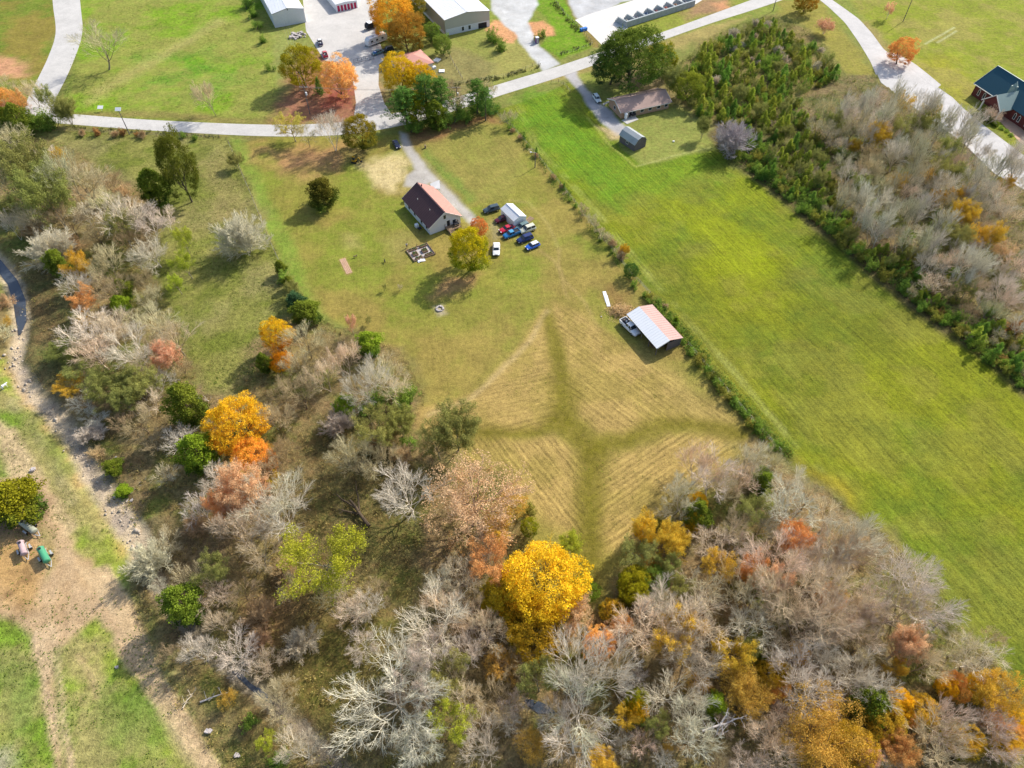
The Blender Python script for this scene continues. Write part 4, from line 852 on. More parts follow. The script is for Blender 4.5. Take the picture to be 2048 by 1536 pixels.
for c, x, y, wv in MAN:
    if c == 'R': c = 't'
    if c in 'YOMyoptTVECc' and y > 600 and wv < 100: hk_ = 1.3 if c in 'YOpV' else 1.1
    else: hk_ = 1.0
    dC = min(math.hypot(x-p[0], y-p[1]) for p in CREEK[:15])
    if dC < 115 and 640 < y < 1120: hk_ = .5
    elif dC < 190 and 640 < y < 1000: hk_ = .75
    if c in 'PGDWoyt' and y > 880 and x > 380:
        if c in 'PGD' and RS.random() < .22: continue
        wv *= RS.uniform(.85, 1.45)
    tree(c, x, y, wv, hk_)
# denser filling of the woods between the singled-out trees
def inpoly(pts, x, y):
    c = False; n = len(pts)
    for i in range(n):
        ax, ay = pts[i]; bx, by = pts[(i+1) % n]
        if (ay > y) != (by > y) and x < (bx-ax)*(y-ay)/(by-ay)+ax: c = not c
    return c
def fill(pts, n, mixc, size, mind, jit=.25, hk=1.0, seed=1):
    r = random.Random(seed); x0 = min(p[0] for p in pts); x1 = max(p[0] for p in pts); y0 = min(p[1] for p in pts); y1 = max(p[1] for p in pts); k = 0
    for _ in range(n*40):
        if k >= n: break
        x, y = r.uniform(x0, x1), r.uniform(y0, y1)
        if not inpoly(pts, x, y) or not (-30 < x < 2080 and -20 < y < 1580): continue
        wv = size*r.uniform(1-jit, 1+jit)*(1-(768-y)*.0002)
        if any(math.hypot(t['px']-x, t['py']-y) < mind*(t['w']+wv)*.5 for t in TREES): continue
        tree(r.choice(mixc), x, y, wv, hk*r.uniform(.85, 1.15)); k += 1
fill([(1370,130),(1420,85),(1500,45),(1550,40),(1590,80),(1640,95),(1680,150),(1600,185),(1540,215),(1470,235),(1400,230),(1350,170)], 220, 'JJJjjjjssSSgBsgSj', 21, .48, .5, seed=3)
fill([(1440,255),(1500,225),(1600,190),(1640,240),(1660,300),(1680,400),(1720,480),(1760,520),(1720,500),(1600,400),(1530,350),(1450,295)], 130, 'JJjjjSSssgSGg', 23, .5, .35, seed=4)
fill([(1600,330),(1700,300),(2040,520),(2050,700),(1900,600),(1700,450)], 30, 'sSjsgS', 24, .3, seed=19)
fill([(1640,240),(1760,180),(1900,240),(2060,340),(2060,660),(1960,620),(1850,520),(1720,440)], 60, 'LWPWLgyWGPW', 46, .38, seed=9)
fill([(1740,480),(1830,540),(1900,620),(2000,650),(2060,700),(2060,770),(1960,690),(1840,605)], 60, 'JSSsbGujS', 25, .5, .3, seed=5)
fill([(20,270),(100,290),(200,350),(330,430),(300,540),(320,600),(380,720),(300,860),(230,860),(160,720),(140,600),(90,480),(0,440)], 18, 'DGWgb', 56, .5, seed=6)
fill([(420,960),(560,900),(560,1100),(760,1180),(560,1300),(560,1500),(450,1450),(330,1250),(330,1050)], 12, 'DGPb', 56, .5, seed=7)
fill([(1180,1200),(1400,1060),(1560,980),(1800,1110),(1960,1300),(2060,1420),(2060,1540),(1000,1540),(950,1330)], 16, 'PGWDtyg', 60, .5, seed=8)
print('trees', len(TREES))
# hedges: shrubs along field edges, each a plant of its own
def hedge(pts, step, mixc, size, seed, jit=4, gap=.0):
    r = random.Random(seed)
    for (ax, ay), (bx, by) in zip(pts[:-1], pts[1:]):
        L = math.hypot(bx-ax, by-ay); n = max(1, int(L/step))
        for i in range(n):
            if r.random() < gap: continue
            t = (i+r.random()*.8)/n; tree(r.choice(mixc), ax+(bx-ax)*t+r.uniform(-jit, jit), ay+(by-ay)*t+r.uniform(-jit, jit)*.6, size*r.uniform(.7, 1.35), 1)
hedge([(1000,235),(1050,285),(1105,350),(1160,425),(1215,490),(1245,530)], 17, 'gbGSb', 12, 21, 2, .3)
hedge([(1150,395),(1190,445),(1225,485),(1250,520)], 13, 'GGbG', 19, 31, 2, .1)
T_2 = 0
for q_ in ((1048,272),(1073,302),(1128,372)): tree('J', q_[0], q_[1], 9, 1.3)
tree('G', 1020, 232, 36, .9)
hedge([(1270,570),(1310,612),(1345,650),(1375,690)], 12, 'SSSs', 17, 22, 3)
hedge([(1385,700),(1430,755),(1480,815),(1530,870),(1560,900)], 13, 'SSssS', 23, 23, 4)
hedge([(1500,325),(1560,380),(1640,440),(1720,505),(1790,560),(1850,610),(1920,665),(1990,720),(2050,775)], 18, 'SSsSs', 25, 24, 5)
hedge([(150,262),(260,268),(330,272),(430,275)], 22, 'bbuS', 15, 25, 3, .3)
hedge([(10,232),(60,238),(110,240)], 14, 'SCSE', 36, 26, 8)
hedge([(505,30),(520,70),(535,120),(548,150)], 26, 'SSg', 20, 27, 4, .3)
hedge([(490,5),(505,45)], 20, 'SC', 30, 28, 3)
hedge([(560,530),(580,570),(600,600)], 14, 'SgC', 26, 29, 4)
T_('x')if 0 else None
for c, x, y, wv in (('O',8,200,50),('o',30,205,44),('G',60,180,50),('g',90,190,44),('g',125,210,44),('G',10,165,44),('T',15,215,44),('g',130,225,30)): tree(c, x, y, wv)

# ------------------------------------------------------------------ undergrowth nobody could count: brush, briars, saplings
def brush(name, polys, n, ht, leafcol, twigcol, seed, lsz=.2, leafy=10, twigs=5):
    r = np.random.RandomState(seed); pts = []
    for poly, wgt in polys:
        x0 = min(p[0] for p in poly); x1 = max(p[0] for p in poly); y0 = min(p[1] for p in poly); y1 = max(p[1] for p in poly); k = 0
        while k < int(n*wgt):
            x, y = r.uniform(x0, x1), r.uniform(y0, y1)
            if inpoly(poly, x, y):
                X, Y = G(x, y)
                if fbm(np.array([X]), np.array([Y]), 6, 3, seed)[0] > .42: pts.append((X, Y, zat(X, Y))); 
                k += 1
    P_ = np.array(pts); h = ht*r.uniform(.4, 1.5, len(P_)); sv = []
    T = np.repeat(P_, twigs, 0); hh = np.repeat(h, twigs); d = r.normal(0, .45, (len(T), 3)); d[:,2] = 1; E = T+d*hh[:,None]*r.uniform(.5, 1, len(T))[:,None]
    segs = [(0, a, b, .03, .015) for a, b in zip(T-np.array((0,0,.1)), E)]
    v1, f1 = prisms(segs, 3, .015); C = P_+np.stack([np.zeros(len(P_)), np.zeros(len(P_)), h*.6], 1)
    v2, f2, rn, hf = leaves(r, C, h*.8, leafy, lsz); vs = np.vstack([v1, v2]); fs = np.vstack([f1, f2+len(v1)])
    me = ngon_np(name, vs, fs, [M['twig'], M['leaf']], np.concatenate([np.zeros(len(f1), int), np.ones(len(f2), int)]), attrs=[('rnd','POINT','FLOAT',np.concatenate([np.full(len(v1), .5), rn])),('hf','POINT','FLOAT',np.concatenate([np.full(len(v1), .5), hf]))])
    o = stuff(obj(name, me, color=leafcol)); o['tint'] = [*[float(q) for q in twigcol], 1.0]; return o
brush('undergrowth', [(FOREST, 1.0)], 5200, 1.0, A(176,156,98), A(135,140,70), 5)
brush('woodland_saplings', [(WOOD, .8), (THICK, .5)], 3600, 1.3, A(158,165,80), A(140,148,82), 6)
brush('hedge_brush', [([(990,225),(1010,225),(1170,420),(1260,530),(1290,580),(1275,580),(1150,430),(1060,310)], .3), ([(1262,560),(1285,560),(1400,690),(1500,815),(1590,910),(1560,915),(1470,830),(1370,700)], .6), ([(1440,255),(1470,270),(1600,380),(1740,500),(1880,610),(2060,750),(2060,790),(1950,695),(1820,602),(1690,495),(1550,385),(1440,305)], 1.5)], 900, 1.1, A(125,150,62), A(105,128,58), 7, twigs=3, leafy=16)
brush('roadside_weeds', [([(120,250),(260,260),(440,272),(440,278),(260,270),(110,262)], .5), ([(905,168),(1000,150),(1080,130),(1080,136),(1000,160),(905,178)], .5), ([(1110,0),(1185,88),(1120,112),(1100,108),(1122,104),(1172,88),(1100,8)], .6)], 420, .6, A(120,120,70), A(100,110,60), 8)
print('tris', sum(len(o.data.loop_triangles) or sum(len(p.vertices)-2 for p in o.data.polygons) if len(o.data.polygons) < 3000 else len(o.data.polygons)*2 for o in {o.data.name: o for o in D.objects if o.type == 'MESH'}.values()))

# stones lying in the creek bed
r = np.random.RandomState(12); Pc = W(CREEK[:15]); sv = []; sf = []; nb_ = 0
for k in range(420):
    q = r.uniform(3.5, 13.6); i = int(q); f = q-i; x, y = Pc[i]*(1-f)+Pc[i+1]*f+r.normal(0, 1.0, 2); s = .08+.3*r.rand()**3+(0 if r.rand() < .97 else .4); z = zat(x, y)-.05
    vs = [(x+a*s*r.uniform(.7,1.2), y+b*s*r.uniform(.7,1.2), z+c_*s*r.uniform(.5,1)) for a in (-.5,.5) for b in (-.5,.5) for c_ in (0,.9)]
    sv += vs; sf += [(nb_+a, nb_+b, nb_+c_, nb_+d_) for a,b,c_,d_ in ((1,5,7,3),(0,4,5,1),(3,7,6,2),(2,0,1,3),(4,6,7,5))]; nb_ += 8
stuff(obj('creek_stones', ngon_np('creek_stones', sv, sf, [M['creek_stone']])))

# coarse tufts of grass and weeds
def tufts(name, polys, n, size, col, tint, seed):
    r = np.random.RandomState(seed); C = []
    for poly, wgt in polys:
        x0 = min(p[0] for p in poly); x1 = max(p[0] for p in poly); y0 = min(p[1] for p in poly); y1 = max(p[1] for p in poly); k = 0
        while k < int(n*wgt):
            x, y = r.uniform(x0, x1), r.uniform(y0, y1); k += 1
            if inpoly(poly, x, y):
                X, Y = G(x, y)
                if fbm(np.array([X]), np.array([Y]), 8, 4, seed)[0]+r.uniform(-.12, .12) > .5: C.append((X, Y, zat(X, Y)+.03))
    vs, fs, rn, hf = leaves(r, np.array(C), r.uniform(.1, .45, len(C)), 4, size, squash=.35)
    o = stuff(obj(name, ngon_np(name, vs, fs, [M['leaf']], attrs=[('rnd','POINT','FLOAT',rn),('hf','POINT','FLOAT',hf)]), color=col)); o['tint'] = [*[float(q) for q in tint], 1.0]
tufts('pasture_tufts', [(PAST, 1), ([(165,0),(545,0),(545,240),(120,235)], .6), (MEADOW, .9)], 9000, .17, A(120,140,60), A(100,112,50), 3)
tufts('field_tufts', [(HAY, 1), (LAWN, .5)], 9000, .13, A(128,146,48), A(160,150,80), 9)
# ------------------------------------------------------------------ buildings
class Frame:
    """local frame with u along the first wall, v into the building"""
    def __init__(s, a, b, far, z=0):
        s.a = np.array(a, float); d = np.array(b, float)-s.a; s.w = float(np.linalg.norm(d)); s.u = d/s.w; s.v = np.array((-s.u[1], s.u[0]))
        if np.dot(np.array(far)-s.a, s.v) < 0: s.v = -s.v
        s.d = float(abs(np.dot(np.array(far)-s.a, s.v)))
    def p(s, u, v, z): q = s.a+s.u*u+s.v*v; return (float(q[0]), float(q[1]), float(z))
    def pos(s, u, v, z): return s.p(u, v, z)
def boxf(F, name, u0, u1, v0, v1, z0, z1, mat, parent):
    mb = MB(); c = [F.p(u0,v0,z0),F.p(u1,v0,z0),F.p(u1,v1,z0),F.p(u0,v1,z0),F.p(u0,v0,z1),F.p(u1,v0,z1),F.p(u1,v1,z1),F.p(u0,v1,z1)]
    mb.add(c, [(0,3,2,1),(4,5,6,7),(0,1,5,4),(1,2,6,5),(2,3,7,6),(3,0,4,7)]); return mb.obj(name, mat, parent)
def slabf(F, name, pts, th, mat, parent): mb = MB(); mb.slab([F.p(*q) for q in pts], th); return mb.obj(name, mat, parent)
def gable(name, label, cat, F, wh, rise, wallm, roofs, over=.4, th=.16, ridge_along='v', rib=None, rpos=.5, trim=None):
    """F.w is the gable width when the ridge runs along v"""
    t = thing(name, label, cat, (0, 0, 0)); Wd, Dp = F.w, F.d
    if ridge_along == 'u': G2 = Frame.__new__(Frame); G2.a = F.a; G2.u = F.v; G2.v = F.u; G2.w = F.d; G2.d = F.w; F = G2; Wd, Dp = F.w, F.d
    rx = Wd*rpos; t_ = .14
    for nm_, q in (('front', 0), ('back', Dp-t_)):
        mb = MB(); pr = [(0,wh*0),(Wd,0),(Wd,wh),(rx,wh+rise),(0,wh)]
        vs = [F.p(a, q, z) for a, z in pr]+[F.p(a, q+t_, z) for a, z in pr]
        mb.add(vs, [(0,1,2,3,4),(9,8,7,6,5)]+[(i, 5+i, 5+(i+1) % 5, (i+1) % 5) for i in range(5)]); mb.obj('wall', wallm, t)
    boxf(F, 'wall', 0, t_, t_, Dp-t_, 0, wh, wallm, t); boxf(F, 'wall', Wd-t_, Wd, t_, Dp-t_, 0, wh, wallm, t)
    s1 = rise/rx; s2 = rise/(Wd-rx)
    r1 = [(-over, -over, wh-s1*over), (rx, -over, wh+rise), (rx, Dp+over, wh+rise), (-over, Dp+over, wh-s1*over)]
    r2 = [(Wd+over, -over, wh-s2*over), (rx, -over, wh+rise), (rx, Dp+over, wh+rise), (Wd+over, Dp+over, wh-s2*over)]
    ro = []
    for r, m in ((r1, roofs[0]), (r2, roofs[1])):
        r = [(a, b, z+th+.02) for a, b, z in r]; o = slabf(F, 'roof_slope', r, th, m, t); ro.append((o, r))
        if rib:
            mb = MB(); n = int((Dp+2*over)/rib)
            for i in range(n+1):
                v = -over+.03+i*(Dp+2*over-.06)/n; a = r[0]; b = r[1]; mb.bar(F.p(a[0], v, a[2]+.02), F.p(b[0]*.995+a[0]*.005, v, b[2]+.02), .07, .06)
            stuff(mb.obj('roof_ribs', m, t))
    mb = MB(); mb.bar(F.p(rx, -over, wh+rise+th+.05), F.p(rx, Dp+over, wh+rise+th+.05), .35, .06); mb.obj('ridge_cap', roofs[0], t)
    if trim:
        for v in (-over-.03, Dp+over+.03):
            mb = MB()
            mb.bar(F.p(-over, v, wh-s1*over+.08), F.p(rx, v, wh+rise+.08), .06, .26); mb.bar(F.p(Wd+over, v, wh-s2*over+.08), F.p(rx, v, wh+rise+.08), .06, .26); mb.obj('rake_board', trim, t)
    return t, F
def opening(F, name, face, a, z0, w, h, t, mat, frame=None, sub='pane', pr=.03):
    """window or door on a wall: face 'f' (v=0), 'b', 'l' (u=0), 'r'"""
    def q(u, k, z):
        return {'f': F.p(u, -k, z), 'b': F.p(u, F.d+k, z), 'l': F.p(-k, u, z), 'r': F.p(F.w+k, u, z)}[face]
    fr = MB(); fw = .09
    for (u0, u1, za, zb) in ((a-fw, a, z0-fw, z0+h+fw), (a+w, a+w+fw, z0-fw, z0+h+fw), (a, a+w, z0-fw, z0), (a, a+w, z0+h, z0+h+fw)):
        fr.add([q(u0,0,za),q(u1,0,za),q(u1,0,zb),q(u0,0,zb),q(u0,pr*2,za),q(u1,pr*2,za),q(u1,pr*2,zb),q(u0,pr*2,zb)], [(0,3,2,1),(4,5,6,7),(0,1,5,4),(1,2,6,5),(2,3,7,6),(3,0,4,7)])
    o = fr.obj(name, frame or M['cream_trim'], t); pn = MB(); pn.add([q(a,.0,z0),q(a+w,0,z0),q(a+w,0,z0+h),q(a,0,z0+h),q(a,pr,z0),q(a+w,pr,z0),q(a+w,pr,z0+h),q(a,pr,z0+h)], [(0,3,2,1),(4,5,6,7),(0,1,5,4),(1,2,6,5),(2,3,7,6),(3,0,4,7)])
    pn.obj(sub, mat, o); return o
# white farmhouse, brown and salmon metal roof
F = Frame(G(860.5,470), G(921.4,446.4), G(817.5,409.7))
farm, F = gable('farmhouse', 'white farmhouse with dark brown west roof slope and salmon east slope', 'house', F, 2.6, 3.1, M['white_siding'], (M['brown_roof'], M['salmon_roof']), .45, rib=.75, trim=M['cream_trim'], rpos=.5)
for a in (1.2, 4.2, 8.2, 11.6): opening(F, 'window', 'l', a, .9, 1.1, 1.2, farm, M['glass'])
for a in (2.5, 7, 11.5): opening(F, 'window', 'r', a, .9, 1.1, 1.2, farm, M['glass'])
opening(F, 'window', 'f', F.w/2-.35, 3.4, .75, 1.2, farm, M['glass']); opening(F, 'window', 'f', 7.1, 1.0, 1.0, 1.1, farm, M['glass']); opening(F, 'door', 'f', 5.3, .5, .95, 2.0, farm, M['dark'], sub='door_leaf')
for u, v, z in ((2.6, 4.2, 4.6), (2.2, 10.6, 4.4), (6.8, 2.0, 4.3)):
    p = F.p(u, v, z-.6); MB().cyl(p, (p[0], p[1], z+.25), .09).obj('roof_vent', M['cream_trim'] if u < 5 else M['dark'], farm)
p = F.p(5.3, F.d-1.4, 4.5); MB().cyl(p, (p[0], p[1], 6.1), .17).obj('stove_pipe', M['dark'], farm)
# grey entry porch roof at the far gable
mb = MB(); mb.slab([(*G(859,368,2.7),2.7), (*G(878.5,359.7,2.55),2.55), (*G(880.5,377.5,2.5),2.5), (*G(868,377,2.75),2.75)], .12); mb.obj('porch_roof', M['grey_trim'], farm)
for q in ((879,361),(880,376)): p = G(*q, 2.4); MB().cyl((*p,0), (*p,2.4), .07).obj('porch_post', M['cream_trim'], farm)
boxf(F, 'porch_floor', 5.6, 9.7, F.d+.02, F.d+3.4, 0, .18, M['concrete'], farm)
# rear deck with stairs
dk = boxf(F, 'deck', 4.6, 8.6, -2.2, -.02, .62, .74, M['raw_wood'], farm)
for k in range(9): boxf(F, 'deck_board', 4.62, 8.58, -2.18+k*.24, -2.0+k*.24, .745, .775, M['raw_wood'], dk)
for u, v in ((4.65,-2.15),(6.6,-2.15),(8.5,-2.15),(8.5,-.1),(4.65,-.1)): boxf(F, 'deck_post', u-.05, u+.05, v-.05, v+.05, 0, 1.75, M['raw_wood'], dk)
MB().bar(F.p(6.5,-2.15,1.7), F.p(8.5,-2.15,1.7), .08).obj('deck_rail', M['raw_wood'], dk); MB().bar(F.p(8.5,-2.15,1.7), F.p(8.5,-.05,1.7), .08).obj('deck_rail', M['raw_wood'], dk)
st = boxf(F, 'stair_side', 4.6, 4.68, -5.0, -2.2, 0, .35, M['raw_wood'], farm)
for k in range(6): boxf(F, 'stair_tread', 4.68, 6.3, -2.55-k*.38, -2.25-k*.38, .6-k*.11, .65-k*.11, M['raw_wood'], st)
tag(boxf(F, 'storage_box', 7.0, 8.3, -1.5, -.5, .78, 1.5, M['dark'], None), 'dark box on the rear deck of the white farmhouse', 'box')
tag(boxf(F, 'heat_pump', -1.9, -1.0, 4.6, 5.5, 0, .95, M['white_metal'], None), 'white air conditioning unit against the west wall of the farmhouse', 'air conditioner')
tag(boxf(F, 'patio_table', -1.9, -.9, 2.9, 3.9, .62, .7, M['dark'], None), 'dark square table beside the farmhouse air conditioner', 'table')
# open shed with lean-to, white and rust roofs
a3 = G(1314.2,694.7,2.7); d3 = G(1364,674.2,2.7); f3 = G(1262,627,2.7); F = Frame(a3, d3, f3)
shed = thing('open_shed', 'open-sided shed, white metal slope on the left and rust-pink slope on the right', 'shed', (0,0,0)); D0 = F.d; Wd = F.w; rx = Wd*.45
r1 = [(-.3,-.3,2.7),(rx,-.3,3.75),(rx,D0+.3,3.75),(-.3,D0+.3,2.7)]; r2 = [(Wd+.2,-.3,2.6),(rx,-.3,3.75),(rx,D0+.3,3.75),(Wd+.2,D0+.3,2.6)]
slabf(F, 'roof_slope', r1, .07, M['white_metal'], shed); slabf(F, 'roof_slope', r2, .07, M['rust_roof'], shed)
for r, m in ((r1, M['white_metal']), (r2, M['rust_roof'])):
    mb = MB()
    for i in range(18): v = -.25+i*(D0+.5)/17; mb.bar(F.p(r[0][0], v, r[0][2]+.02), F.p(r[1][0], v, r[1][2]+.02), .06, .04)
    stuff(mb.obj('roof_ribs', m, shed))
for k in range(5):
    v = .05+k*(D0-.1)/4
    for u, z in ((.1, 2.65), (rx, 3.6)): boxf(F, 'post', u-.07, u+.07, v-.07, v+.07, 0, z, M['weathered_wood'], shed)
    MB().bar(F.p(-.2, v, 2.6), F.p(rx, v, 3.62), .06, .14).obj('rafter', M['cream_trim'], shed)
for k in range(6): MB().bar(F.p(k*rx/6, -.28, 2.62+k*1.05/6), F.p(k*rx/6+rx/6-.05, -.28, 2.62+(k+1)*1.05/6), .05, .22).obj('gable_batten', M['white_metal'], shed)
boxf(F, 'wall', rx+.1, Wd, 0, .1, 0, 2.55, M['weathered_wood'], shed); boxf(F, 'wall', Wd-.1, Wd, .1, D0, 0, 2.5, M['weathered_wood'], shed); boxf(F, 'wall', rx+.1, Wd-.1, D0-.1, D0, 0, 2.6, M['weathered_wood'], shed); boxf(F, 'wall', rx+.05, rx+.15, 1.2, D0-.1, 0, 3.3, M['weathered_wood'], shed)
for k in range(14): a_ = rx+.12+k*(Wd-rx-.2)/14; boxf(F, 'wall_board', a_, a_+.2, -.03, -.003, 0, 2.5, M['weathered_wood'], shed)
tag(boxf(F, 'hay_bale', .8, 2.2, 2, 3.6, 0, 1.1, M['soil'], None), 'dark bale stored under the white slope of the open shed', 'bale')
# ranch house
F = Frame(G(1217.5,212), G(1242,237.9), G(1326.4,207.4))
ranch, F = gable('ranch_house', 'long low ranch house with mottled brown shingle roof and tan walls', 'house', F, 2.5, 1.7, M['tan_siding'], (M['shingle'], M['shingle']), .6, trim=M['cream_trim'])
for a in (1.2, 4, 7, 10, 13.2, 16): opening(F, 'window', 'r', a, .9, 1.2, 1.1, ranch, M['glass']); opening(F, 'window', 'l', a, .9, 1.2, 1.1, ranch, M['glass'])
opening(F, 'door', 'r', 2.8, .1, .95, 2.0, ranch, M['dark'], sub='door_leaf'); opening(F, 'window', 'f', 3.5, 1, 1.2, 1.0, ranch, M['glass'])
for v in (6, 12): p = F.p(3, v, 3.5); MB().cyl(p, (p[0],p[1],4.1), .1).obj('roof_vent', M['dark'], ranch)
g_ = MB()
for k in range(26): v = .3+k*F.d/26.5; g_.bar(F.p(F.w+.68, v, 2.3), F.p(F.w+.68, v+F.d/27, 2.3), .1, .12)
g_.obj('gutter', M['cream_trim'], ranch)
p = G(1251,239); t = thing('propane_tank', 'white propane tank standing at the corner of the ranch patio', 'tank', (p[0],p[1],.1), .6)
MB().cyl((0,0,.5),(0,0,1.9),.5,n=14).obj('shell', M['white_metal'], t, smooth=False); MB().cyl((0,0,1.9),(0,0,2.1),.5,.2,n=14).obj('dome', M['white_metal'], t); MB().cyl((0,0,0),(0,0,.5),.4,n=12).obj('foot_ring', M['grey_trim'], t)
p = G(1266,235); t = thing('grill', 'dark covered grill on the ranch patio', 'grill', (p[0],p[1],.1), .5)
MB().box(-.8,.8,-.4,.4,.75,.95).obj('body', M['dark'], t); MB().cyl((-.75,0,1.05),(.75,0,1.05),.38,n=10).obj('lid', M['dark'], t)
for sx in (-.7,.7):
    for sy in (-.3,.3): MB().box(sx-.04,sx+.04,sy-.04,sy+.04,0,.75).obj('leg', M['grey_trim'], t)
tag(MB().box(-.3,.3,-.3,.3,0,.35).obj('white_bucket', M['white_metal'], None, (*G(1305,221),0)), 'small white box lying on the grass below the ranch house', 'box')
tag(MB().box(-.3,.3,-.25,.25,0,.3).obj('yard_light', M['cream_trim'], None, (*G(1347,283.5),0)), 'small cream box on the lawn right of the gambrel barn', 'box')
# gambrel barn
F = Frame(G(1267.8,302.9), G(1290.7,292.9), G(1245,280)); t = thing('gambrel_barn', 'small gambrel-roofed barn with grey shingles and weathered board walls', 'barn', (0,0,0)); w_ = F.w; d_ = F.d; h0 = 2.2
prof = [(-.25, h0-.05), (w_*.2, h0+1.35), (w_*.5, h0+1.95), (w_*.8, h0+1.35), (w_+.25, h0-.05)]
for i in range(4):
    (a0, z0), (a1, z1) = prof[i], prof[i+1]; slabf(F, 'roof_slope', [(a0,-.25,z0+.12),(a1,-.25,z1+.12),(a1,d_+.25,z1+.12),(a0,d_+.25,z0+.12)], .1, M['grey_shingle'], t)
for q in (0, d_-.1):
    mb = MB(); pr = [(0,0),(w_,0),(w_,h0),(w_*.8,h0+1.3),(w_*.5,h0+1.9),(w_*.2,h0+1.3),(0,h0)]; n = len(pr)
    mb.add([F.p(a,q,z) for a,z in pr]+[F.p(a,q+.1,z) for a,z in pr], [tuple(range(n)), tuple(range(2*n-1,n-1,-1))]+[(i,n+i,n+(i+1)%n,(i+1)%n) for i in range(n)]); mb.obj('wall', M['weathered_wood'], t)
boxf(F, 'wall', 0, .1, .1, d_-.1, 0, h0, M['weathered_wood'], t); boxf(F, 'wall', w_-.1, w_, .1, d_-.1, 0, h0, M['weathered_wood'], t)
for k in range(16): a_ = k*w_/16+.02; boxf(F, 'wall_board', a_, a_+w_/16-.05, -.035, -.002, 0, h0, M['weathered_wood'], t)
MB().bar(F.p(-.05,-.02,h0-.1), F.p(-.05,d_,h0-.1), .06, .1).obj('eave_trim', M['cream_trim'], t)
opening(F, 'door', 'b', w_/2-1.1, 0, 2.2, 2.1, t, M['dark'], sub='door_leaf'); opening(F, 'window', 'l', 3, 1, .8, .8, t, M['glass'])
# white portable garage and lumber beside it
F = Frame(G(1027.5,457), G(1052,447), G(1012,428)); 
po, F = gable('white_shed', 'small white metal shed among the parked cars', 'shed', F, 2.3, .9, M['white_metal'], (M['white_metal'], M['white_metal']), .1, rib=.6)
opening(F, 'door', 'f', .8, .05, 2.2, 2.0, po, M['white_siding'], sub='door_leaf')
t = thing('lumber_pile', 'pile of tan boards against the right wall of the white shed', 'lumber', (*G(1058,440),0), .9)
for k in range(7): MB().box(-1.5+.1*k,1.4,-.8+k*.23,-.62+k*.23,0+.06*(k%3),.12+.06*(k%3)).obj('board', M['raw_wood'], t)
# storage building with magenta doors
F = Frame(G(673.9,24.2), G(715.8,15.6), G(640,-60)); F.d = 28
sto, F = gable('storage_building', 'white storage building with six magenta roll-up doors', 'storage units', F, 2.7, .35, M['white_metal'], (M['white_metal'], M['white_metal']), .1, rib=1.2)
for k in range(6):
    a = .45+k*(F.w-.5)/6; o = opening(F, 'roll_up_door', 'f', a, .05, .95, 2.2, sto, M['magenta_door'], M['white_metal'], sub='door_leaf', pr=.03)
    for j in range(4): boxf(F, 'door_rib', a+.03, a+.92, -.05, -.032, .4+j*.5, .46+j*.5, M['magenta_door'], o)
# white metal building top left
F = Frame(G(550.8,55.9), G(613,44.4), G(520,-60)); F.d = 34
wb, F = gable('metal_building', 'plain white metal building left of the storage lot', 'building', F, 5.0, 1.2, M['white_siding'], (M['white_metal'], M['white_metal']), .12, rib=1.0, trim=M['grey_trim'])
mb = MB(); [mb.bar(F.p(k*F.w/20, -.03, .05), F.p(k*F.w/20, -.03, 4.95), .05, .04) for k in range(1, 20)]; stuff(mb.obj('wall_ribs', M['white_siding'], wb))
p = F.p(F.w/2, -.1, 5.6); MB().box(-.15,.15,-.15,.15,0,.25).obj('wall_lamp', M['dark'], wb, p)
# grey metal workshop under construction
F = Frame(G(891.6,72), G(979.6,52.6), G(846,2)); F.d = 46
ws, F = gable('metal_workshop', 'large beige metal workshop with white-wrapped lower front wall', 'workshop', F, 5.7, 1.3, M['beige_metal'], (M['white_metal'], M['white_metal']), .15, rib=1.2, trim=M['beige_metal'])
wrap = boxf(F, 'house_wrap', .15, F.w*.735, -.06, -.003, .05, 2.35, M['white_siding'], ws); boxf(F, 'house_wrap', F.w*.735, F.w*.93, -.06, -.003, 2.0, 2.35, M['white_siding'], ws); boxf(F, 'house_wrap', F.w*.93, F.w-.1, -.06, -.003, .05, 2.35, M['white_siding'], ws)
mb = MB(); r = random.Random(2)
for j in range(4):
    for k in range(26):
        a = .35+k*.52+(j % 2)*.2
        if not (F.w*.35 < a < F.w*.43 or F.w*.5 < a < F.w*.58) and a+.26 < F.w*.73: mb.add([F.p(a,-.064,.3+j*.52),F.p(a+.24,-.064,.3+j*.52),F.p(a+.24,-.064,.36+j*.52),F.p(a,-.064,.36+j*.52)], [(0,1,2,3)])
mb.obj('wrap_print', paint('wrap_print', (.2,.22,.35), .7), wrap)
for a in (.36, .51): opening(F, 'window', 'f', F.w*a, .6, 1.0, 1.5, ws, M['glass'], M['white_metal'], pr=.07)
op = boxf(F, 'garage_opening', F.w*.737, F.w*.928, -.03, -.004, .04, 2.0, M['dark'], ws)
boxf(F, 'wall_trim', -.04, .06, -.07, .0, 0, 5.6, M['beige_metal'], ws)
boxf(F, 'base_strip', -.09, -.004, .3, F.d-.2, .05, 1.0, M['white_metal'], ws)
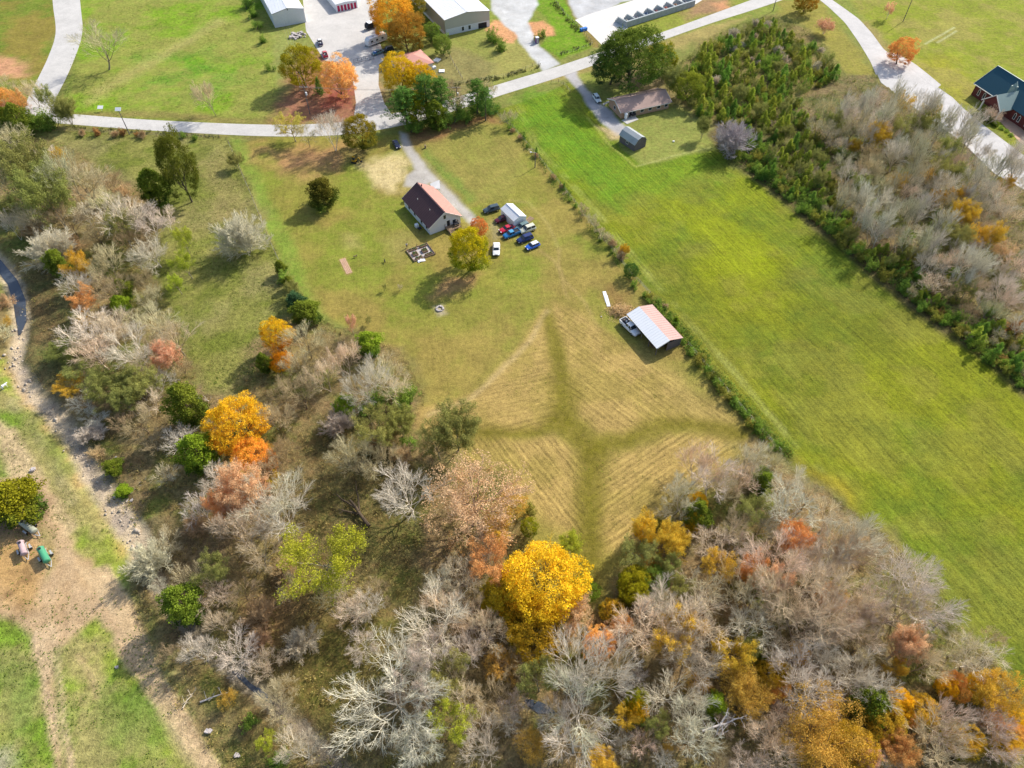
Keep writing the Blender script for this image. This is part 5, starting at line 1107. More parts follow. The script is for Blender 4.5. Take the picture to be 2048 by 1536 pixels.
# salmon-roofed house behind the yellow maples (hip roof)
F = Frame(G(790,158), G(866,138), G(842,98)); t = thing('salmon_roofed_house', 'small house with salmon metal hip roof behind yellow maples', 'house', (0,0,0)); F.w = 11.5; F.a = np.array(G(866,139))-F.u*11.5; F.d = 10.5
for a in ((0,.14,0,F.d),(F.w-.14,F.w,0,F.d),(.14,F.w-.14,0,.14),(.14,F.w-.14,F.d-.14,F.d)): boxf(F, 'wall', *a, 0, 2.5, M['white_siding'], t)
h_ = 2.6; rz_ = 4.4; o_ = .5; c4 = [(-o_,-o_),(F.w+o_,-o_),(F.w+o_,F.d+o_),(-o_,F.d+o_)]; r0 = (F.w*.42,F.d/2); r1_ = (F.w*.58,F.d/2)
for pts in ([(*c4[0],h_),(*c4[1],h_),(*r1_,rz_),(*r0,rz_)], [(*c4[1],h_),(*c4[2],h_),(*r1_,rz_)], [(*c4[2],h_),(*c4[3],h_),(*r0,rz_),(*r1_,rz_)], [(*c4[3],h_),(*c4[0],h_),(*r0,rz_)]): slabf(F, 'roof_slope', pts, .1, M['salmon_roof'], t)
opening(F, 'window', 'r', 3, 1, 1.2, 1.1, t, M['glass']); opening(F, 'window', 'f', 8, 1, 1.2, 1.1, t, M['glass']); opening(F, 'door', 'r', 6.5, .1, .95, 2.05, t, M['dark'], sub='door_leaf')
for i, (q, wv, lb) in enumerate((((874,121), 2.4, 'long white cistern lid on the grass right of the salmon-roofed house'), ((883.5,143), 1.9, 'square white slab on the grass below the long white one'))):
    tag(MB().box(-wv/2,wv/2,-1.0,1.0,0,.35).obj('white_slab', M['white_metal'], None, (*G(*q),0), 1.1+i*.5), lb, 'slab')
tag(MB().box(-.9,.9,-.5,.5,0,.7).obj('white_chest', M['white_metal'], None, (*G(867,137),0), .5), 'white chest at the lower right corner of the salmon-roofed house', 'chest')
# brick church with teal roof, light porch gable
a = G(1940.6,183); rp = G(1987,126.6,8.6); e = G(1947.4,167.4,3.6); e2 = G(2048,233.6,3.6); F = Frame(e, e2, rp); F.w = 40
ch = thing('brick_church', 'brick church with dark teal roof and pale green porch gable', 'church', (0,0,0)); dd = F.d
boxf(F, 'wall', .6, F.w, .6, .9, 0, 3.7, M['brick'], ch); boxf(F, 'wall', .6, F.w, 2*dd-.9, 2*dd-.6, 0, 3.7, M['brick'], ch)
mb = MB(); pr = [(.6,0),(2*dd-.6,0),(2*dd-.6,3.7),(dd,8.35),(.6,3.7)]
mb.add([F.p(.6,b,z) for b,z in pr]+[F.p(.9,b,z) for b,z in pr], [(4,3,2,1,0),(5,6,7,8,9)]+[(i,(i+1)%5,5+(i+1)%5,5+i) for i in range(5)]); mb.obj('wall', M['brick'], ch)
slabf(F, 'roof_slope', [(0,0,3.7),(F.w,0,3.7),(F.w,dd,8.7),(0,dd,8.7)], .15, M['teal_roof'], ch); slabf(F, 'roof_slope', [(0,2*dd,3.7),(F.w,2*dd,3.7),(F.w,dd,8.7),(0,dd,8.7)], .15, M['teal_roof'], ch)
MB().bar(F.p(0,dd,8.75), F.p(F.w,dd,8.75), .3, .08).obj('ridge_cap', M['sage_roof'], ch); MB().bar(F.p(0,-.04,3.62), F.p(9.6,-.04,3.62), .12, .2).obj('fascia', M['cream_trim'], ch)
for v0, z0, v1, z1 in ((0,3.65,dd,8.65),(2*dd,3.65,dd,8.65)): MB().bar(F.p(-.05,v0,z0), F.p(-.05,v1,z1), .08, .26).obj('rake_board', M['cream_trim'], ch)
# porch: ridge runs outwards (v negative)
pu = 13.2; ph = 7.0; half = 4.2; out = 4.6
slabf(F, 'porch_roof', [(pu-half,-out,3.3),(pu-half,1.0,3.3),(pu,4.2,ph),(pu,-out,ph)], .14, M['sage_roof'], ch); slabf(F, 'porch_roof', [(pu+half,-out,3.3),(pu+half,1.0,3.3),(pu,4.2,ph),(pu,-out,ph)], .14, M['sage_roof'], ch)
mb = MB(); pr = [(pu-half+.4,3.35),(pu+half-.4,3.35),(pu,ph-.35)]; mb.add([F.p(a,-out+.5,z) for a,z in pr]+[F.p(a,-out+.7,z) for a,z in pr], [(0,1,2),(5,4,3),(0,3,4,1),(1,4,5,2),(2,5,3,0)]); mb.obj('porch_pediment', M['brick'], ch)
for s_ in (-1, 1):
    MB().bar(F.p(pu+s_*half,-out-.04,3.25), F.p(pu,-out-.04,ph-.03), .1, .28).obj('rake_board', M['cream_trim'], ch)
    boxf(F, 'porch_column', pu+s_*3.6-.2, pu+s_*3.6+.2, -out+.4, -out+.8, 0, 3.3, M['cream_trim'], ch)
# steeple base on the porch ridge
sb = boxf(F, 'steeple_base', pu-1.9, pu-.4, 2.2, 3.7, 5.6, 8.2, M['sage_roof'], ch); MB().cyl(F.p(pu-1.15,2.95,8.2), F.p(pu-1.15,2.95,9.6), .95, .1, 4).obj('steeple_cap', M['sage_roof'], sb)
for a in (2.6, 5.0, 18.6, 20.4, 23.5, 26): 
    q = lambda u,k,z: F.p(u,.6-k,z)
    fr = MB(); fr.add([q(a,0,.9),q(a+.9,0,.9),q(a+.9,0,2.6),q(a+.45,0,3.1),q(a,0,2.6),q(a,.05,.9),q(a+.9,.05,.9),q(a+.9,.05,2.6),q(a+.45,.05,3.1),q(a,.05,2.6)], [(4,3,2,1,0),(5,6,7,8,9)]+[(i,(i+1)%5,5+(i+1)%5,5+i) for i in range(5)]); wo = fr.obj('window', M['cream_trim'], ch)
    pn = MB(); pn.add([q(a+.14,.06,1.05),q(a+.76,.06,1.05),q(a+.76,.06,2.55),q(a+.45,.06,2.9),q(a+.14,.06,2.55)], [(0,1,2,3,4)]); pn.obj('pane', M['glass'], wo)
flat('church_walk', [(1990,222),(2000,216),(2048,262),(2110,310),(2100,325),(2040,285),(1992,235)], M['red_soil'], .05, .2)
for i, (x, y) in enumerate(((1973,234),(1982,240),(1991,247),(2000,254),(2009,261),(2018,268))): tree('C' if i < 3 else 'S', x, y, 16, .35)
# concrete block bins and their piles
F = Frame(G(1252,56), G(1384,14), G(1228,30)); bn = thing('material_bins', 'long grey concrete block wall divided into open material bins', 'bins', (0,0,0)); F.w = 36; nb = 7; dp = 6.8
for k in range(18): 
    for j in range(3): boxf(F, 'block', k*2+.02, k*2+1.98, 0+.01*(j%2), .75, j*.75+.01, j*.75+.73, M['block_wall'], bn)
for k in range(nb+1):
    for j in range(3): boxf(F, 'block', k*F.w/nb-(.6 if k else 0), k*F.w/nb+(0 if k else .6), .77+j*.01, dp-(j*.6), j*.75+.01, j*.75+.73, M['block_wall'], bn)
PC = [alb(200,190,175), alb(175,165,165), alb(90,110,140), alb(130,80,85), alb(190,110,95), alb(215,165,130), alb(120,120,130)]
for k in range(nb):
    mat = paint('heap_%d' % k, PC[k], .95, 0, .3, 2, bump=.5); r_ = np.random.RandomState(k); vs = []; n1, n2 = 9, 9; c0 = F.w/nb*(k+.45)
    for i in range(n1):
        for j in range(n2):
            u = (i/(n1-1)-.5)*2; v = (j/(n2-1)-.5)*2; z = max(0, 1-math.hypot(u, v))*1.9*(1+r_.uniform(-.15,.15)); vs.append(F.p(c0+u*2.1, 3.1+v*2.2, .02+z))
    me = mesh('material_heap', vs, [(i*n2+j, (i+1)*n2+j, (i+1)*n2+j+1, i*n2+j+1) for i in range(n1-1) for j in range(n2-1)], mat); o = obj('material_heap', me)
    tag(o, ['pale sand','grey gravel','blue-grey stone','dark red mulch','reddish brown mulch','orange-tan soil','dark grey stone'][k]+' heap in the block bins', 'heap', 'heaps of material in the block bins')
# ------------------------------------------------------------------ raised garden, fire ring, small yard things
F = Frame(G(812,502), G(827,522.5), G(847,485)); gd = thing('raised_garden', 'fenced rectangle of raised wooden planting beds below the farmhouse', 'garden', (0,0,0)); F.d = 6.2; F.w = 5.2
boxf(F, 'ground_cloth', 0, F.w, 0, F.d, 0, .05, M['stone'], gd)
for a in ((0,F.w,0,.12),(0,F.w,F.d-.12,F.d),(0,.12,.12,F.d-.12),(F.w-.12,F.w,.12,F.d-.12)): boxf(F, 'edge_board', *a, .05, .4, M['raw_wood'], gd)
for u, v in ((0,0),(F.w/2,0),(F.w,0),(F.w,F.d/2),(F.w,F.d),(F.w/2,F.d),(0,F.d),(0,F.d/2)): boxf(F, 'fence_post', u-.05, u+.05, v-.05, v+.05, 0, 1.1, M['raw_wood'], gd)
for (u0,u1,v0,v1) in ((.4,1.0,.5,2.9),(.4,1.0,3.6,5.7),(1.9,3.3,.8,2.2),(1.9,3.3,3.5,5.0),(4.2,4.8,.7,2.7),(4.2,4.8,3.5,5.6)):
    bd = boxf(F, 'planting_bed', u0, u1, v0, v1, .05, .55, M['raw_wood'], gd); boxf(F, 'soil', u0+.1, u1-.1, v0+.1, v1-.1, .552, .58, M['soil'], bd)
    mb = MB(); rr = random.Random(int(u0*10+v0)); 
    for _ in range(26):
        a, b = rr.uniform(u0+.15,u1-.15), rr.uniform(v0+.15,v1-.15); x, y, z = F.p(a,b,.58); s = rr.uniform(.08,.18); mb.add([(x-s,y,z+.05),(x,y-s,z+.1),(x+s,y,z+.08),(x,y+s,z+.2)], [(0,1,2),(0,2,3),(1,2,3),(0,1,3)])
    stuff(mb.obj('seedlings', M['green_leaf'], bd))
x, y = G(842,521); t = thing('tarp_heap', 'crumpled white tarp at the lower edge of the raised garden', 'tarp', (x,y,0), .4)
r_ = np.random.RandomState(4); vs = [((i-3)*.35+r_.uniform(-.08,.08), (j-2)*.35, max(.02, .3*(1-abs(i-3)/3.6)*(1-abs(j-2)/2.6)+r_.uniform(0,.25))) for i in range(7) for j in range(5)]
obj('sheet', mesh('tarp', vs, [(i*5+j,(i+1)*5+j,(i+1)*5+j+1,i*5+j+1) for i in range(6) for j in range(4)], M['white_cloth']), t)
def stones(name, label, cat, cx, cy, n, R, s, ring, seed, mat):
    x, y = G(cx, cy); t = thing(name, label, cat, (x,y,zat(x,y))); r = random.Random(seed)
    for k in range(n):
        a = 6.283*k/n if ring else r.uniform(0,6.28); q = R*r.uniform(.9,1.1) if ring else R*r.random()**.6; ss = s*r.uniform(.6,1.3); mb = MB()
        vs = [(i*ss*r.uniform(.7,1.1), j*ss*r.uniform(.7,1.1), kz*ss*r.uniform(.6,1)) for i in (-.5,.5) for j in (-.5,.5) for kz in (0,.8)]
        mb.add(vs, [(0,1,3,2),(4,6,7,5),(0,4,5,1),(2,3,7,6),(0,2,6,4),(1,5,7,3)]); mb.obj('stone', mat, t, (math.cos(a)*q, math.sin(a)*q, 0), r.uniform(0,3))
    return t
stones('fire_ring', 'ring of pale stones on the lawn below the yellow-green maple', 'fire ring', 880, 618, 13, .85, .42, True, 1, M['stone'])
stones('stone_pile', 'long heap of pale rocks beside the storage lot', 'rocks', 594, 72, 26, 3.4, 1.0, False, 2, M['stone'])
for i, (x, y, s, lb) in enumerate(((66,941,.6,'white scrap on the dirt track above the round golden-green tree'),(418,1464,.6,'pale blue sack lying on grass near the bottom left track'),(475,1512,.55,'white rubble at the bottom beside the wood'),(232,915,.3,'small white stone by the creek bank'),(233,1334,.35,'small white stone on the meadow between the tracks'),(262,998,.4,'white pebble by the fallen branch'),(1203,634,.28,'small white object on grass left of the brush pile'),(843,439,.3,'small cream pot beside the farmhouse wall'))):
    stones('white_rock' if i else 'white_scrap', lb, 'rock', x, y, 3, s*.5, s, False, 10+i, M['stone'])
# white metal sheets lying on the lawn
t = thing('metal_sheets', 'two long white metal sheets lying on the lawn', 'metal sheets', (*G(1212.5,599),0), math.radians(-84))
for k in range(2): MB().box(-2.9+k*1.5,1.1+k*1.5,-.4+k*.12,.45+k*.12,.02+k*.07,.06+k*.07).obj('sheet', M['white_metal'], t)
# old cut timber patch
t = thing('brick_patch', 'small rectangle of laid salmon bricks on the lawn', 'brick patch', (*G(692,532),0), math.atan2(*(np.array(G(699,547))-np.array(G(684,517)))[::-1]))
for i in range(12):
    for j in range(4): MB().box(-3.1+i*.52,-3.1+i*.52+.44,-.8+j*.4,-.8+j*.4+.34,0,.05).obj('brick', M['red_soil'], t)
# brush pile beside the shed
x, y = G(1243,624); r_ = np.random.RandomState(9); segs = []
for k in range(700):
    c = r_.normal(0,1,3)*np.array((1.9,1.3,0)); zc = max(.1, 1.7-.5*np.hypot(c[0],c[1]))*r_.uniform(.2,1); c[2] = zc; d = r_.normal(0,1,3); d[2] *= .3; d = unit(d)*r_.uniform(.5,1.4); segs.append((0,c-d/2,c+d/2,.035,.02))
v1, f1 = prisms(segs, 3, .02); o = obj('brush_pile', ngon_np('brush_pile', v1, f1, [M['bark']]), None, (x,y,0), color=alb(225,190,135)); tag(o, 'pile of tan cut brush between the white sheets and the truck', 'brush pile')
# fences
post_me = MB().box(-.06,.06,-.06,.06,0,1.25).mesh('post', M['raw_wood'])
def fence(label, pts, step, wires=2, cat='fence', tall=1.0, dark=False, start=None):
    P = W(pts); t = thing('wire_fence', label, cat, (*P[0],0)); P = P-P[0]; s = np.concatenate([[0], np.cumsum(np.linalg.norm(np.diff(P,axis=0),axis=1))]); n = int(s[-1]/step); prev = None; mb = MB()
    for i in range(n+1):
        q = s[-1]*i/n; x, y = np.interp(q, s, P[:,0]), np.interp(q, s, P[:,1]); o = obj('post', post_me, t, (x,y,0)); o.scale = (1,1,tall)
        if prev: [mb.bar((*prev, z*tall), (x,y,z*tall), .025) for z in (1.1,.7,.35)[:wires+1]]
        prev = (x,y)
    mb.obj('fence_wire', M['wire'], t); return t
fence('wire fence through the sparse hedge between lawn and hay field', [(985,222),(1020,250),(1080,320),(1160,420),(1250,535),(1300,590)], 4.5)
fence('wire fence along the thick hedge beyond the open shed', [(1375,690),(1430,755),(1480,815),(1560,905)], 4.5)
fence('wire fence between the pasture and the bright green lawn strip', [(458,288),(500,385),(545,495),(570,548)], 4.5)
fence('roadside wire fence at the top of the left pasture', [(130,262),(260,270),(440,276)], 5)
fence('dark fence round the green plot right of the workshop yard', [(1100,-10),(1130,30),(1165,62),(1187,90),(1150,104),(1112,112)], 2.2)
fence('fence along the lower edge of the plot below the workshop', [(900,172),(960,162),(1020,152),(1078,128)], 3)
fence('fence between the salmon-roofed house and the workshop plot', [(893,100),(905,125),(925,160)], 2.5)
fence('curved fence at the road end of the hay field', [(1102,167),(1118,165),(1130,172),(1140,185)], 2.5)
t = thing('gate', 'rusty chain-link gate across the storage lot driveway', 'gate', (*G(708,127),0))
a = np.array(G(708,127)); b = np.array(G(748,118)); d = b-a; L = np.linalg.norm(d); u = d/L
for k in range(6): q = u*L*k/5; MB().cyl((q[0],q[1],0),(q[0],q[1],1.5),.05).obj('post', M['weathered_wood'], t)
for z in (.15,.8,1.45): MB().bar((0,0,z),(*(u*L),z),.05).obj('rail', M['weathered_wood'], t)
# poles
def pole(label, base, H, kind, cat='utility pole'):
    t = thing('utility_pole' if cat == 'utility pole' else 'light_pole', label, cat, (*G(*base),0)); MB().cyl((0,0,-.2),(0,0,H),.16,.1,8).obj('shaft', M['weathered_wood'], t)
    if kind == 'lines':
        for z in (H-.5, H-1.5): MB().box(-1.3,1.3,-.06,.06,z,z+.12).obj('crossarm', M['raw_wood'], t)
        for x in (-1.15,-.5,.5,1.15): MB().cyl((x,0,H-.38),(x,0,H-.12),.06).obj('insulator', M['white_metal'], t)
        MB().cyl((.35,.1,H-3),(.35,.1,H-2.1),.28,n=10).obj('transformer', M['white_metal'], t)
    elif kind == 'panel':
        o = MB().slab([(-.9,-.5,H-.1),(.9,-.5,H-.1),(.9,.5,H+.55),(-.9,.5,H+.55)],.06).obj('solar_panel', M['white_metal'], t)
    elif kind == 'lamp': MB().bar((0,0,H),(-1.2,0,H+.2),.07).obj('lamp_arm', M['grey_trim'], t); MB().box(-1.6,-1.1,-.15,.15,H+.1,H+.28).obj('lamp_head', M['white_metal'], t)
    return t
pole('wooden pole with white panel on top beside the country road', (259,268), 8.2, 'panel'); pole('utility pole with crossarms among the bare trees left of the driveway', (620,228), 9.5, 'lines'); pole('utility pole behind the pine row right of the driveway', (916,226), 9, 'lines')
pole('slim lamp pole in the hedge above the open lawn', (1070,335), 5, 'lamp', 'lamp pole'); pole('tall dark pole standing on the church lawn', (1806,43), 12, 'plain'); pole('utility pole beyond the road at the top', (1546,22), 9, 'lines')
t = thing('short_panel_post', 'short post with white panel on the roadside grass', 'panel', (*G(204,222),0)); MB().cyl((0,0,0),(0,0,1.2),.06).obj('shaft', M['grey_trim'], t); MB().slab([(-.9,-.6,1.1),(.9,-.6,1.1),(.9,.6,1.6),(-.9,.6,1.6)],.05).obj('panel', M['white_metal'], t)
pA = (*G(620,228), 9.3)
for i, (bx, by, bz, lb) in enumerate((((G(540,-60)[0]),(G(540,-60)[1]),9,'power cables running up from the left utility pole past the white building'), ((G(916,226)[0]),(G(916,226)[1]),8.8,'power cables between the two poles beside the driveway'))):
    t = thing('power_line', lb, 'power line', (0,0,0))
    for k in (-1, 0, 1):
        mb = MB(); pr_ = None
        for j in range(13):
            f = j/12; q = (pA[0]*(1-f)+bx*f+k*.9, pA[1]*(1-f)+by*f+k*.3, pA[2]*(1-f)+bz*f-6*f*(1-f)*.6)
            if pr_: mb.bar(pr_, q, .03)
            pr_ = q
        mb.obj('cable', M['wire'], t)
# portable toilet, blue tank
t = thing('portable_toilet', 'purple portable toilet with white roof beside the gravel entrance', 'portable toilet', (*G(1074,86),0), .3)
MB().box(-.55,.55,-.55,.55,.05,2.0).obj('cabin', M['purple'], t); MB().box(-.6,.6,-.6,.6,2.0,2.2).obj('roof', M['white_metal'], t); MB().box(-.35,.35,-.58,-.55,.1,1.9).obj('door', M['grey_trim'], t)
t = thing('blue_bin', 'blue open container at the fence corner of the white yard', 'container', (*G(1167,61),0), .5); MB().box(-1.4,1.4,-.6,.6,0,.9).obj('body', M['blue_tarp'], t); MB().box(-1.45,1.45,-.65,.65,.9,.98).obj('rim', M['blue_tarp'], t)
# tank trailers
def tanktrailer(label, a, b, col, Lx=3.4, R=.75):
    A_, B_ = np.array(G(*a, 1.2)), np.array(G(*b, 1.2)); c = (A_+B_)/2; ang = math.atan2(*(B_-A_)[::-1]); Lx = np.linalg.norm(B_-A_)*.78
    t = thing('tank_trailer', label, 'tank trailer', (*c,0), ang, 'round tank trailers on the dirt yard'); R = R*.82; L = Lx/2; mb = MB()
    st_ = [(-L-.22,.35),(-L-.1,.66),(-L,R),(L,R),(L+.12,.66),(L+.25,.3)]; n = 14; vs = []
    for x, r in st_: vs += [(x, math.cos(6.283*i/n)*r, 1.35+math.sin(6.283*i/n)*r) for i in range(n)]
    mb.add(vs, [(j*n+i,j*n+(i+1)%n,(j+1)*n+(i+1)%n,(j+1)*n+i) for j in range(len(st_)-1) for i in range(n)]+[tuple(range(n))[::-1], tuple(range((len(st_)-1)*n,len(st_)*n))])
    obj('tank', mb.mesh('tank', M['tank_paint'], True), t, color=col); MB().cyl((-L+.35,0,1.35+R-.03),(-L+.35,0,1.35+R+.09),.26,n=12).obj('hatch', M['dark'], t)
    for s in (-1,1): MB().bar((-L,s*.45,.55),(L,s*.45,.55),.12).obj('rail', M['grey_trim'], t)
    for s in (-1,1): 
        w_ = MB().cyl((0,s*.95,.42),(0,s*1.15,.42),.42,n=14).obj('wheel', M['tyre'], t); MB().cyl((0,s*1.155,.42),(0,s*1.17,.42),.2,n=10).obj('rim', M['grey_trim'], w_)
        MB().box(-.5,.5,s*1.05-.16,s*1.05+.16,.88,.92).obj('mudguard', M['grey_trim'], t)
    MB().bar((L,.4,.5),(L+1.1,0,.45),.1).obj('hitch', M['grey_trim'], t); MB().bar((L,-.4,.5),(L+1.1,0,.45),.1).obj('hitch', M['grey_trim'], t); MB().bar((0,-.95,.42),(0,.95,.42),.1).obj('axle', M['dark'], t)
    MB().bar((-L,.4,.5),(-L-.5,.6,.1),.08).obj('ladder', M['grey_trim'], t)
tanktrailer('grey-beige tank trailer nearest the round golden-green tree', (42,1043), (72,1065), alb(180,182,162)); tanktrailer('pinkish white tank trailer, lowest left of the three', (41,1083), (50,1110), alb(205,178,180), R=.65); tanktrailer('mint green tank trailer right of the pinkish one', (80,1095), (96,1125), alb(84,170,128))
t = thing('pallet', 'white slatted pallet beside the grey-beige tank trailer', 'pallet', (*G(70,1040),0), .9)
for k in range(5): MB().box(-.8,.8,-.6+k*.28,-.42+k*.28,.1,.14).obj('slat', M['cream_trim'], t)
for k in (-.7,0,.7): MB().box(k-.05,k+.05,-.6,.7,0,.1).obj('runner', M['raw_wood'], t)
# fallen and dead trees
def deadtree(label, segs, col, cat='fallen tree', nm='fallen_tree'):
    x0, y0 = G(*segs[0][0]); t = thing(nm, label, cat, (x0,y0,zat(x0,y0))); S = []; rr_ = random.Random(3)
    for a, b, za, zb, r0, r1 in segs:
        A_ = np.array((*(np.array(G(*a, za))-(x0,y0)), za)); B_ = np.array((*(np.array(G(*b, zb))-(x0,y0)), zb)); q = A_; n = 4; off = 0
        for i in range(n):
            e = A_+(B_-A_)*(i+1)/n+(np.array([rr_.uniform(-.15,.15) for _ in range(3)]) if i < n-1 else 0); S.append((0,q,e,r0+(r1-r0)*i/n,r0+(r1-r0)*(i+1)/n)); 
            for _ in range(2):
                d = unit(np.array([rr_.uniform(-1,1),rr_.uniform(-1,1),rr_.uniform(-.1,.8)]))*rr_.uniform(.6,1.6); S.append((2,e,e+d,.05,.02)); S.append((2,e+d*.5,e+d*.5+unit(d+np.array([rr_.uniform(-1,1),rr_.uniform(-1,1),.2]))*.7,.03,.015))
            q = e
    for nm, k in (('trunk',0),('branches',2)):
        ss = [s for s in S if s[0] == k]; v, f = prisms(ss, 7 if k == 0 else 4, .02); obj(nm, ngon_np(nm, v, f, [M['bark']], smooth=True), t, color=col)
deadtree('dark fallen tree with bare forked trunk in the clearing', [((738,1052),(700,1000),.4,1.5,.42,.22),((720,1025),(673,988),.6,2,.28,.1),((722,1028),(677,1018),.5,.9,.26,.1),((718,1020),(712,970),.8,2.5,.22,.08)], alb(92,78,62))
deadtree('white barkless fallen tree in the bottom wood', [((1405,1462),(1450,1448),3,4,.2,.14),((1450,1448),(1494,1430),4,5,.14,.05),((1440,1452),(1425,1480),6,4,.1,.03),((1445,1450),(1443,1478),6,4.5,.1,.03),((1440,1450),(1458,1427),6,8,.1,.03)], alb(196,190,186))
deadtree('pale branch lying beside the creek', [((249,1000),(284,960),.1,.3,.16,.05)], alb(200,190,180)); deadtree('thin dark log across the upper creek', [((20,600),(36,630),-.6,-.5,.14,.08)], alb(80,72,64)); deadtree('pale log by the bottom left track', [((365,1416),(385,1387),.2,.4,.12,.05)], alb(210,195,170))
deadtree('white branch lying in the pasture edge', [((392,795),(418,802),.2,.3,.12,.04)], alb(225,215,200)); deadtree('grey log at the bottom wood edge', [((400,1404),(455,1385),.3,.6,.16,.06)], alb(190,182,175))
# yellow digger
t = thing('mini_excavator', 'small yellow excavator beside the straw patch', 'excavator', (*G(709,325),0), math.radians(-15))
for s in (-1,1): MB().box(-.8,.8,s*.5-.15,s*.5+.15,0,.42).obj('track', M['tyre'], t)
MB().box(-.6,.6,-.45,.45,.45,1.0).obj('body', M['yellow_paint'], t); c_ = MB().box(-.3,.35,-.4,.1,1.0,2.0).obj('cab', M['glass'], t); MB().box(-.36,.42,-.46,.16,2.0,2.08).obj('cab_roof', M['yellow_paint'], c_)
MB().bar((.5,.2,.9),(1.5,.2,1.9),.16).obj('boom', M['yellow_paint'], t); MB().bar((1.5,.2,1.9),(2.2,.2,.9),.13).obj('arm', M['yellow_paint'], t); MB().box(2.0,2.5,-.05,.45,.45,.85).obj('bucket', M['dark'], t)
# ------------------------------------------------------------------ vehicles
def shell(st):
    """body shell lofted through stations (x, half width, z bottom, z top)"""
    mb = MB(); vs = []; n = 10
    for x, hw, zb, zt in st:
        h = zt-zb; vs += [(x,y,z) for y, z in ((-hw*.9,zb),(-hw,zb+h*.18),(-hw,zb+h*.62),(-hw*.93,zb+h*.88),(-hw*.8,zt),(hw*.8,zt),(hw*.93,zb+h*.88),(hw,zb+h*.62),(hw,zb+h*.18),(hw*.9,zb))]
    m = len(st); mb.add(vs, [(j*n+i,j*n+(i+1)%n,(j+1)*n+(i+1)%n,(j+1)*n+i) for j in range(m-1) for i in range(n)]+[tuple(range(n))[::-1], tuple(range((m-1)*n,m*n))]); return mb
SPEC = {  # length, width, deck height, roof height, cabin base x0,x1, cabin top x0,x1, bed
 'sedan': (4.7,1.82,.95,1.45,-1.75,1.0,-1.05,.35,None), 'suv': (4.7,1.9,1.08,1.75,-2.2,1.05,-1.95,.45,None), 'pickup': (5.6,2.0,1.12,1.82,-.75,1.35,-.55,.75,(-2.7,-.85)), 'hatch': (4.1,1.8,.98,1.52,-1.9,.95,-1.5,.35,None),
}
